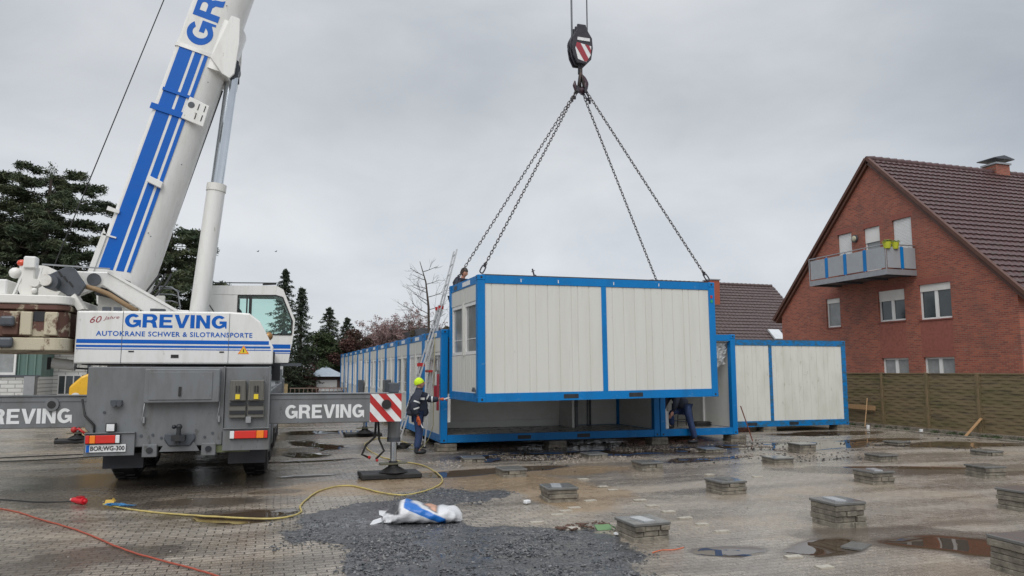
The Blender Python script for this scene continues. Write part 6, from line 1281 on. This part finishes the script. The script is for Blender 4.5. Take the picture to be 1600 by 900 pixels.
tag(m.build('blue_tape', TAPEB), 'crumpled blue plastic tape around the yellow cable near the red plug', 'tape'); tag(M().cbox((-2.25, 12.45, .03), .12, .09, .012, Matrix.Rotation(.5, 3, 'X')).cbox((-2.2, 12.5, .05), .06, .08, .01, Matrix.Rotation(.9, 3, 'Y')).build('yellow_scrap', mat('scrap_yellow', (.5, .33, .06), .6)), 'small yellow scrap of wrapping beside the blue tape', 'litter')

# ---------------------------------------------------------------- sack
BAGM = bpy.data.materials.new('sack_print'); t, b = nodes(BAGM); n = t.nodes.new; l = t.links.new
tc = n('ShaderNodeTexCoord'); sp = n('ShaderNodeSeparateXYZ'); l(tc.outputs['Object'], sp.inputs[0])
def mp2(v, a, b2): q = n('ShaderNodeMapRange'); l(v, q.inputs[0]); q.inputs[1].default_value = a; q.inputs[2].default_value = b2; return q.outputs[0]
def lin(a, b2, c_): q = n('ShaderNodeMath'); q.operation = 'MULTIPLY'; l(sp.outputs[0], q.inputs[0]); q.inputs[1].default_value = a; r = n('ShaderNodeMath'); r.operation = 'MULTIPLY_ADD'; l(sp.outputs[2], r.inputs[0]); r.inputs[1].default_value = b2; l(q.outputs[0], r.inputs[2]); s_ = n('ShaderNodeMath'); s_.operation = 'ADD'; l(r.outputs[0], s_.inputs[0]); s_.inputs[1].default_value = c_; return s_.outputs[0]
def mult(a, b2): q = n('ShaderNodeMath'); q.operation = 'MULTIPLY'; l(a, q.inputs[0]); l(b2, q.inputs[1]); return q.outputs[0]
def mc(f, a, c2): q = n('ShaderNodeMix'); q.data_type = 'RGBA'; l(f, q.inputs[0]); (l(a, q.inputs[6]) if not isinstance(a, tuple) else setattr(q.inputs[6], 'default_value', (*a, 1))); q.inputs[7].default_value = (*c2, 1); return q.outputs[2]
d1 = lin(.42, 1, -.15)          # diagonal band running down to the right
blue = mult(mp2(d1, -.03, -.022), mp2(d1, .07, .055)); blue = mult(blue, mp2(sp.outputs[0], -.24, -.22)); blue = mult(blue, mp2(sp.outputs[0], .31, .30))
top = mult(mp2(d1, .075, .09), mp2(sp.outputs[0], .22, .18)); orange = mult(mp2(d1, .085, .10), mult(mp2(sp.outputs[0], .0, .03), mp2(sp.outputs[0], .2, .16)))
left = mult(mp2(sp.outputs[0], -.26, -.30), mp2(sp.outputs[2], .13, .15))
c_ = mc(blue, (.60, .61, .63), (.01, .13, .46)); c_ = mc(top, c_, (.045, .05, .06)); c_ = mc(orange, c_, (.55, .3, .2)); c_ = mc(left, c_, (.06, .06, .065)); l(c_, b.inputs['Base Color']); b.inputs['Roughness'].default_value = .28
nb = n('ShaderNodeTexNoise'); nb.inputs['Scale'].default_value = 14; nb.inputs['Detail'].default_value = 4; l(tc.outputs['Object'], nb.inputs['Vector']); bq = n('ShaderNodeBump'); bq.inputs['Strength'].default_value = .5; bq.inputs['Distance'].default_value = .02; l(nb.outputs['Fac'], bq.inputs['Height']); l(bq.outputs[0], b.inputs['Normal'])
bg_ = thing('plastic_sack', 'white and blue printed plastic sack lying on the dark rubble', 'sack', (1.9, 9.72, 0), R(-14))
nu, nv = 44, 24; vs = []; fs = []
for i in range(nu + 1):
    u = i / nu; x = (u - .5) * 1.02
    hw = .235 * min(1, (1 - abs(2 * u - 1) ** 5) ** .5 + .12) * (1 - .35 * max(0, u - .72) / .28); hh = (.098 + .02 * math.sin(u * 7)) * (1 - abs(2 * u - 1) ** 4) ** .7 + .012
    if u < .17: hw *= 1.0 + .10 * math.sin(i * 2.2); hh *= .85
    for j in range(nv):
        a = 2 * math.pi * j / nv; ca, sa = math.cos(a), math.sin(a); wr = .012 * math.sin(7 * a + u * 19) * (1 if u < .3 else .45) + .008 * math.sin(u * 40 + 3 * a)
        y = (abs(ca) ** .75) * math.copysign(1, ca) * (hw + wr); z = .012 + hh + (abs(sa) ** .85) * math.copysign(1, sa) * (hh * (1.15 if sa > 0 else 1) + wr * .7)
        if u < .12: z += .05 * math.sin(j * 1.4) * (1 - u / .12) * (sa > 0)
        vs.append((x + .03 * math.sin(4 * y / .2), y, max(z, .004)))
for i in range(nu):
    for j in range(nv): fs.append((i * nv + j, i * nv + (j + 1) % nv, (i + 1) * nv + (j + 1) % nv, (i + 1) * nv + j))
fs += [tuple(range(nv))[::-1], tuple(range(nu * nv, (nu + 1) * nv))]
M().add(vs, fs, True).build('sack_body', BAGM, bg_)
m = M(); m.add([(-.50, -.08, .03), (-.66, -.20, .01), (-.60, -.06, .03), (-.5, .05, .07), (-.62, -.12, .06)], [(0, 1, 4), (1, 2, 4), (2, 3, 4), (3, 0, 4)]); m.add([(-.48, .04, .06), (-.58, .12, .17), (-.44, .18, .15), (-.4, .02, .13), (-.56, .02, .10)], [(0, 4, 1), (1, 2, 3), (3, 0, 1)]); m.build('sack_corner', BAGM, bg_)
# debris: board, torn scraps, plates
tag(M().cbox((.55, 16.0, .02), .9, .12, .03, Matrix.Rotation(.05, 3, 'Z')).build('wet_board', WOOD), 'dark wet board lying on the pavers beyond the outrigger beam', 'board') if False else None
m = M(); 
for k in range(26): m.cbox((3.75 + rnd.uniform(-.35, .35), 8.75 + rnd.uniform(-.15, .15), .02 + rnd.random() * .02), rnd.uniform(.03, .1), rnd.uniform(.02, .06), .012, Matrix.Rotation(rnd.random() * 3, 3, 'Z') @ Matrix.Rotation(rnd.uniform(-.5, .5), 3, 'X'))
tag(m.build('brown_litter', mat('leaf_litter', (.09, .05, .035), .8)), 'heap of brown leaf litter between rubble and pavers', 'litter', kind='stuff')
tag(M().cbox((3.95, 8.6, .025), .2, .12, .012, Matrix.Rotation(.4, 3, 'X')).cbox((4.05, 8.5, .04), .1, .09, .01, Matrix.Rotation(.6, 3, 'Y')).build('green_scrap', mat('scrap_green', (.12, .22, .10), .6)), 'pale green torn scrap beside the foreground pier', 'litter')
tag(M().cbox((4.0, 8.25, .03), .16, .06, .02, Matrix.Rotation(.5, 3, 'Z')).cbox((4.06, 8.32, .05), .08, .05, .015, Matrix.Rotation(.8, 3, 'Y')).build('white_scrap', DWHITE), 'white torn wrapper beside the green scrap near the foreground pier', 'litter')
tag(M().cbox((3.55, 8.7, .02), .24, .12, .02, Matrix.Rotation(-.3, 3, 'Z')).build('broken_tile', mat('pale_tile', (.42, .39, .34), .6)), 'pale broken tile at the corner of the dark rubble', 'tile')
tag(M().cbox((3.62, 10.55, .035), .10, .07, .05, Matrix.Rotation(.5, 3, 'Z')).build('paper_cup', DWHITE, bevel=.01), 'crumpled white cup left of the second pier', 'litter')
for k, (s_, t_, lb) in enumerate(((19.6, 18.6, 'white cup at the foot of the fence'), (19.4, 20.6, 'white scrap on the ground near the fence plank'))): tag(M().cyl((s_, t_, 0), (s_, t_, .12), .05, .06, 12).build('cup', DWHITE), lb, 'litter')
m = M().tube(smooth([(3.95, 7.35), (4.1, 7.42), (4.25, 7.40), (4.4, 7.46)], 5, .006), .006, 5); tag(m.build('orange_string', mat('marking_orange', (.6, .14, .06), .6)), 'short orange string in front of the foreground pier', 'string')
m = M().cbox((6.25, 6.9, .012), .34, .22, .02, Matrix.Rotation(.5, 3, 'Z')); tag(m.build('slate_piece', SLATE), 'dark slate piece lying in the small puddle at the front', 'slate')
# birds
for p, lb in (((-1.53, 60, 11.22), 'tiny bird in the sky right of the crane, left one'), ((-.2, 60, 11.28), 'tiny bird in the sky right of the crane, right one')):
    g = thing('bird', lb, 'bird', p, .4); M().sphere((0, 0, 0), .04, 8, (2.2, .8, .8)).build('body', DARK, g); M().add([(0, .02, 0), (.05, .2, .06), (-.06, .19, .05), (0, -.02, 0), (.05, -.2, .06), (-.06, -.19, .05)], [(0, 1, 2), (3, 5, 4)]).build('wings', DARK, g)

# ---------------------------------------------------------------- trees
def tufts(m, c, rx, ry, rz_, n, ln, wd, droop=0, rg=None):
    rg = rg or nr
    p = rg.normal(size=(n, 3)); p /= np.linalg.norm(p, axis=1)[:, None]; p *= (rg.random(n) ** .45)[:, None]
    d = rg.normal(size=(n, 3)); d[:, 2] = d[:, 2] * .5 - droop; d /= np.linalg.norm(d, axis=1)[:, None]
    e = np.cross(d, rg.normal(size=(n, 3))); e /= np.linalg.norm(e, axis=1)[:, None]
    P = p * np.array([rx, ry, rz_]) + np.array(c); L = (ln * (.6 + .8 * rg.random(n)))[:, None]; W = wd * (.7 + .6 * rg.random(n))[:, None]
    q = np.stack([P - d * L / 2 - e * W / 2, P - d * L / 2 + e * W / 2, P + d * L / 2 + e * W * .15, P + d * L / 2 - e * W * .15], 1).reshape(-1, 3)
    k = len(m.v); m.v += [tuple(x) for x in q]; m.f += [(k + 4 * i, k + 4 * i + 1, k + 4 * i + 2, k + 4 * i + 3) for i in range(n)]; m.sm += [False] * n
def cedar(label, x, y, h, spread, lm, n_l=38, dens=1.0, group=None, lean=0):
    g = thing('cedar_tree', label, 'tree', (x, y, 0), 0, group); w_ = M(); f = M()
    w_.tube([(x, y, 0), (x + .1, y, h * .3), (x - .1, y + .1, h * .65), (x + lean, y, h * .96)], .34, 10, .06)
    for i in range(n_l):
        k = (i + rnd.random()) / n_l; z = h * (.20 + .76 * k); a = i * 2.4 + rnd.uniform(-.5, .5); L = spread * (1 - .55 * max(0, k - .45) / .55) * rnd.uniform(.65, 1.12) * (.8 if k < .15 else 1)
        d = Vector((math.cos(a), math.sin(a), 0)); up_ = rnd.uniform(.05, .28); P = [Vector((x + lean * k, y, z))]
        for q in (.35, .7, 1.0): P.append(Vector((x + lean * k, y, z)) + d * L * q + Vector((0, 0, L * up_ * (q - .55 * q * q * 1.4))) + Vector((rnd.uniform(-.1, .1), rnd.uniform(-.1, .1), 0)))
        w_.tube(P, .07 * (1.2 - k), 5, .015)
        for q in range(int(13 * L / spread) + 6):
            t_ = .28 + .72 * rnd.random(); j = min(int(t_ * 3), 2); c = P[j].lerp(P[j + 1], min(max((t_ - (0, .35, .7)[j]) / .34, 0), 1)); sd = d.cross(Vector((0, 0, 1))); wdh = .22 * L * (1.15 - t_)
            c = c + sd * rnd.uniform(-1, 1) * wdh + Vector((0, 0, rnd.uniform(-.12, .12)))
            r = rnd.uniform(.28, .6) * (1.1 - .4 * t_); tufts(f, c, r, r, r * .42, int(46 * dens * (r / .45) ** 1.5), .24, .06, .35)
            if t_ > .75: tufts(f, c + d * .25 + Vector((0, 0, -.12)), .22, .22, .22, int(14 * dens), .26, .045, .8)
    tufts(f, (x + lean, y, h * .97), .3, .3, .5, 60, .25, .05, 0)
    w_.build('trunk', BARK, g, True); f.build('crown', lm, g, True); return g
def spruce(label, x, y, h, r, lm, group=None, dens=1.0, z0=.3):
    g = thing('spruce_tree', label, 'tree', (x, y, 0), 0, group); w_ = M(); f = M(); w_.cyl((x, y, 0), (x, y, h * .97), .16, .02, 8)
    n_ = int(h * 16)
    for i in range(n_):
        k = i / n_; z = z0 + (h - z0) * k; L = r * (1 - k) ** .8 * rnd.uniform(.6, 1.2) + .08; a = i * 2.4 + rnd.uniform(-.4, .4); d = Vector((math.cos(a), math.sin(a), 0)); c0 = Vector((x, y, z)); c1 = c0 + d * L + Vector((0, 0, -.22 * L)); w_.tube([c0, c0.lerp(c1, .5) + Vector((0, 0, .05)), c1], .018, 4, .006)
        for q in range(4): t_ = .25 + .25 * q; tufts(f, c0.lerp(c1, t_), .16 * L + .08, .16 * L + .08, .09, int(16 * dens), .17, .045, .45)
    tufts(f, (x, y, h * .96), .06, .06, .3, 25, .16, .04); w_.build('trunk', BARK, g, True); f.build('crown', lm, g, True); return g
def branches(m, p, d, L, r, depth, spread=.7, tips=None, up=.12, nch=(3, 4)):
    p = Vector(p); d = Vector(d).normalized(); pts = [p]; q = p; dd = d.copy()
    for i in range(4): dd = (dd + Vector((rnd.uniform(-.14, .14), rnd.uniform(-.14, .14), rnd.uniform(-.06, .10) + up * .3))).normalized(); q = q + dd * L / 4; pts.append(q)
    m.tube(pts, r, 5 if depth > 1 else 3, r * .45)
    if depth <= 0: 
        if tips is not None: tips.append(pts[-1])
        return
    for i in range(rnd.randint(*nch) + (1 if depth > 1 else 0)):
        t_ = rnd.uniform(.3, 1.0); j = min(int(t_ * 4), 3); c = pts[j].lerp(pts[j + 1], t_ * 4 - j); a = rnd.random() * 6.28; o_ = dd.orthogonal(); o_.rotate(Matrix.Rotation(a, 3, dd)); nd = (dd * (1 - spread * .5) + o_ * spread + Vector((0, 0, up))).normalized()
        branches(m, c, nd, L * rnd.uniform(.5, .72), r * .5, depth - 1, spread, tips, up, nch)
def broad(label, x, y, h, r, lm, n_leaf=5200, ln=.13, wd=.09, kind='leafy_tree', hollow=.45, zb=.25, group=None, blobs=26, bare=False):
    g = thing(kind, label, 'tree', (x, y, 0), 0, group); w_ = M(); tips = []
    w_.tube([(x, y, 0), (x + .08, y, h * .3)], .13, 8, .1)
    for k in range(5): a = k * 1.26 + rnd.random(); branches(w_, (x + .05, y, h * (.2 + .05 * k)), (math.cos(a) * .6, math.sin(a) * .6, .9), h * .42, .06, 3 if bare else 2, .75, tips, .15)
    w_.build('trunk', BARK, g, True)
    f = M()
    if bare:
        for t_ in tips: tufts(f, t_, .22, .22, .22, max(2, n_leaf // max(len(tips), 1)), ln, wd)
    else:
        for k in range(blobs):
            a = rnd.random() * 6.28; e_ = math.sqrt(rnd.random()); zz = rnd.random(); rr2 = r * math.sqrt(max(.05, 1 - (2 * zz - .8) ** 2 * .8)); c = (x + math.cos(a) * e_ * rr2 * .85, y + math.sin(a) * e_ * rr2 * .85, h * (zb + (1 - zb) * zz * .95)); q = rnd.uniform(.3, .55) * r * .6
            tufts(f, c, q, q, q * .8, n_leaf // blobs, ln, wd, .1)
    f.build('crown', lm, g, True); return g
cedar('big dark cedar with layered boughs at the far left, left of the boom', -11.4, 43, 12.7, 5.4, CEDAR, 68, 1.6)
broad('dense olive green evergreen filling the gap between the cedars at the left', -13.2, 46, 11.0, 4.6, CEDAR, 30000, .2, .07, blobs=90, zb=.15)
broad('dense dark evergreen low behind the counterweight', -9.0, 47, 8.6, 3.6, SPRUCE, 18000, .2, .07, blobs=60, zb=.15)
cedar('cedar at the left photo edge, its top boughs standing highest', -14.4, 44, 13.2, 4.4, CEDAR, 44, 1.2)
cedar('smaller cedar seen between the boom and the luffing cylinder', -5.4, 42, 9.6, 3.4, CEDAR, 56, 1.5)
spruce('tall dark spruce directly right of the operator cab', .45, 45, 7.9, 1.6, SPRUCE, dens=1.1)
spruce('slimmer dark spruce, second one right of the operator cab', 1.45, 46.5, 7.0, 1.35, SPRUCE, dens=1.0)
spruce('dark conifer with a ragged top above the garage', 3.5, 52, 6.3, 2.4, SPRUCE, dens=1.2); spruce('lower conifer top just right of the ragged one above the garage', 4.8, 53, 5.7, 2.0, SPRUCE, dens=1.1)
broad('rounded dark green tree behind the garage roof', 2.9, 50.8, 4.6, 2.0, GREENL, 11000, .17, .11, blobs=40, zb=.05); broad('rust tinged shrub tree left of the pale blossoming trees', 5.0, 50.5, 4.9, 1.9, REDDL, 9500, .14, .09, blobs=34, zb=.05)
broad('pale pinkish budding tree above the far end of the container row', 6.9, 54, 5.2, 1.6, PINKL, 7500, .085, .07, kind='budding_tree', bare=True); broad('wide pale budding tree in the middle behind the container row', 8.6, 56, 5.9, 2.0, PINKL, 8500, .085, .07, kind='budding_tree', bare=True)
broad('pale budding tree on the right beside the ladder', 10.3, 55, 6.3, 1.8, PINKL, 6500, .085, .07, kind='budding_tree', bare=True)
broad('olive brown shrub tree behind the row, below the bare tree', 9.4, 50, 4.9, 1.6, HEDGEL, 6500, .12, .08, blobs=30); broad('second olive brown shrub tree close to the ladder top joint', 11.3, 51, 5.1, 1.6, HEDGEL, 5500, .12, .08, blobs=28)
bt = thing('bare_tree', 'leafless tree with long thin branches standing left of the ladder', 'tree', (9.2, 46, 0)); m = M()
m.tube([(9.2, 46, 0), (9.25, 46, 3), (9.2, 46, 6), (9.0, 46, 7.6), (8.6, 46, 8.9)], .13, 7, .02); m.build('trunk', BARK, bt, True); m = M()
for k in range(19):
    z = 3.4 + k * .27; a = (math.pi if k % 3 else 0) + rnd.uniform(-.7, .7); L = (2.5 - .08 * k) * rnd.uniform(.6, 1); branches(m, (9.2 - max(0, z - 6.5) * .2, 46, z), (math.cos(a), math.sin(a), .25), L, .026, 2, .55, None, .12, (2, 3))
m.build('branches', BARK, bt, True)
# hedge and low growth closing off the view behind the yard
def hedge(name, x0, x1, y0, y1, z1, lm, n, lb):
    f = M()
    for k in range(n // 60): tufts(f, (rnd.uniform(x0, x1), rnd.uniform(y0, y1), rnd.uniform(.1, z1) * rnd.uniform(.7, 1)), .5, .5, .4, 60, .16, .1)
    return tag(f.build(name, lm), lb, 'hedge', kind='stuff')
hedge('hedge', -3.3, 2.2, 46.5, 48.5, 2.4, REDDL, 9000, 'brown winter hedge between the annex and the garage')
hedge('shrubbery', 4.6, 16, 56.5, 59, 3.6, HEDGEL, 12000, 'mixed brown shrubbery behind the container row')
hedge('shrubbery', -32, -3, 45, 49, 4.6, CEDAR, 26000, 'dark shrubbery under the cedars behind the workshop')
hedge('shrubbery', -3.3, 6, 57, 60, 4.2, GREENL, 14000, 'dark green shrubbery behind the garage')
f = M()
for k in range(70): tufts(f, (rnd.uniform(20.05, 20.15), rnd.uniform(12, 28), .04), .09, .12, .04, 12, .09, .02)
tag(f.build('weeds', GREENL), 'low weeds along the foot of the fence', 'weeds', kind='stuff')
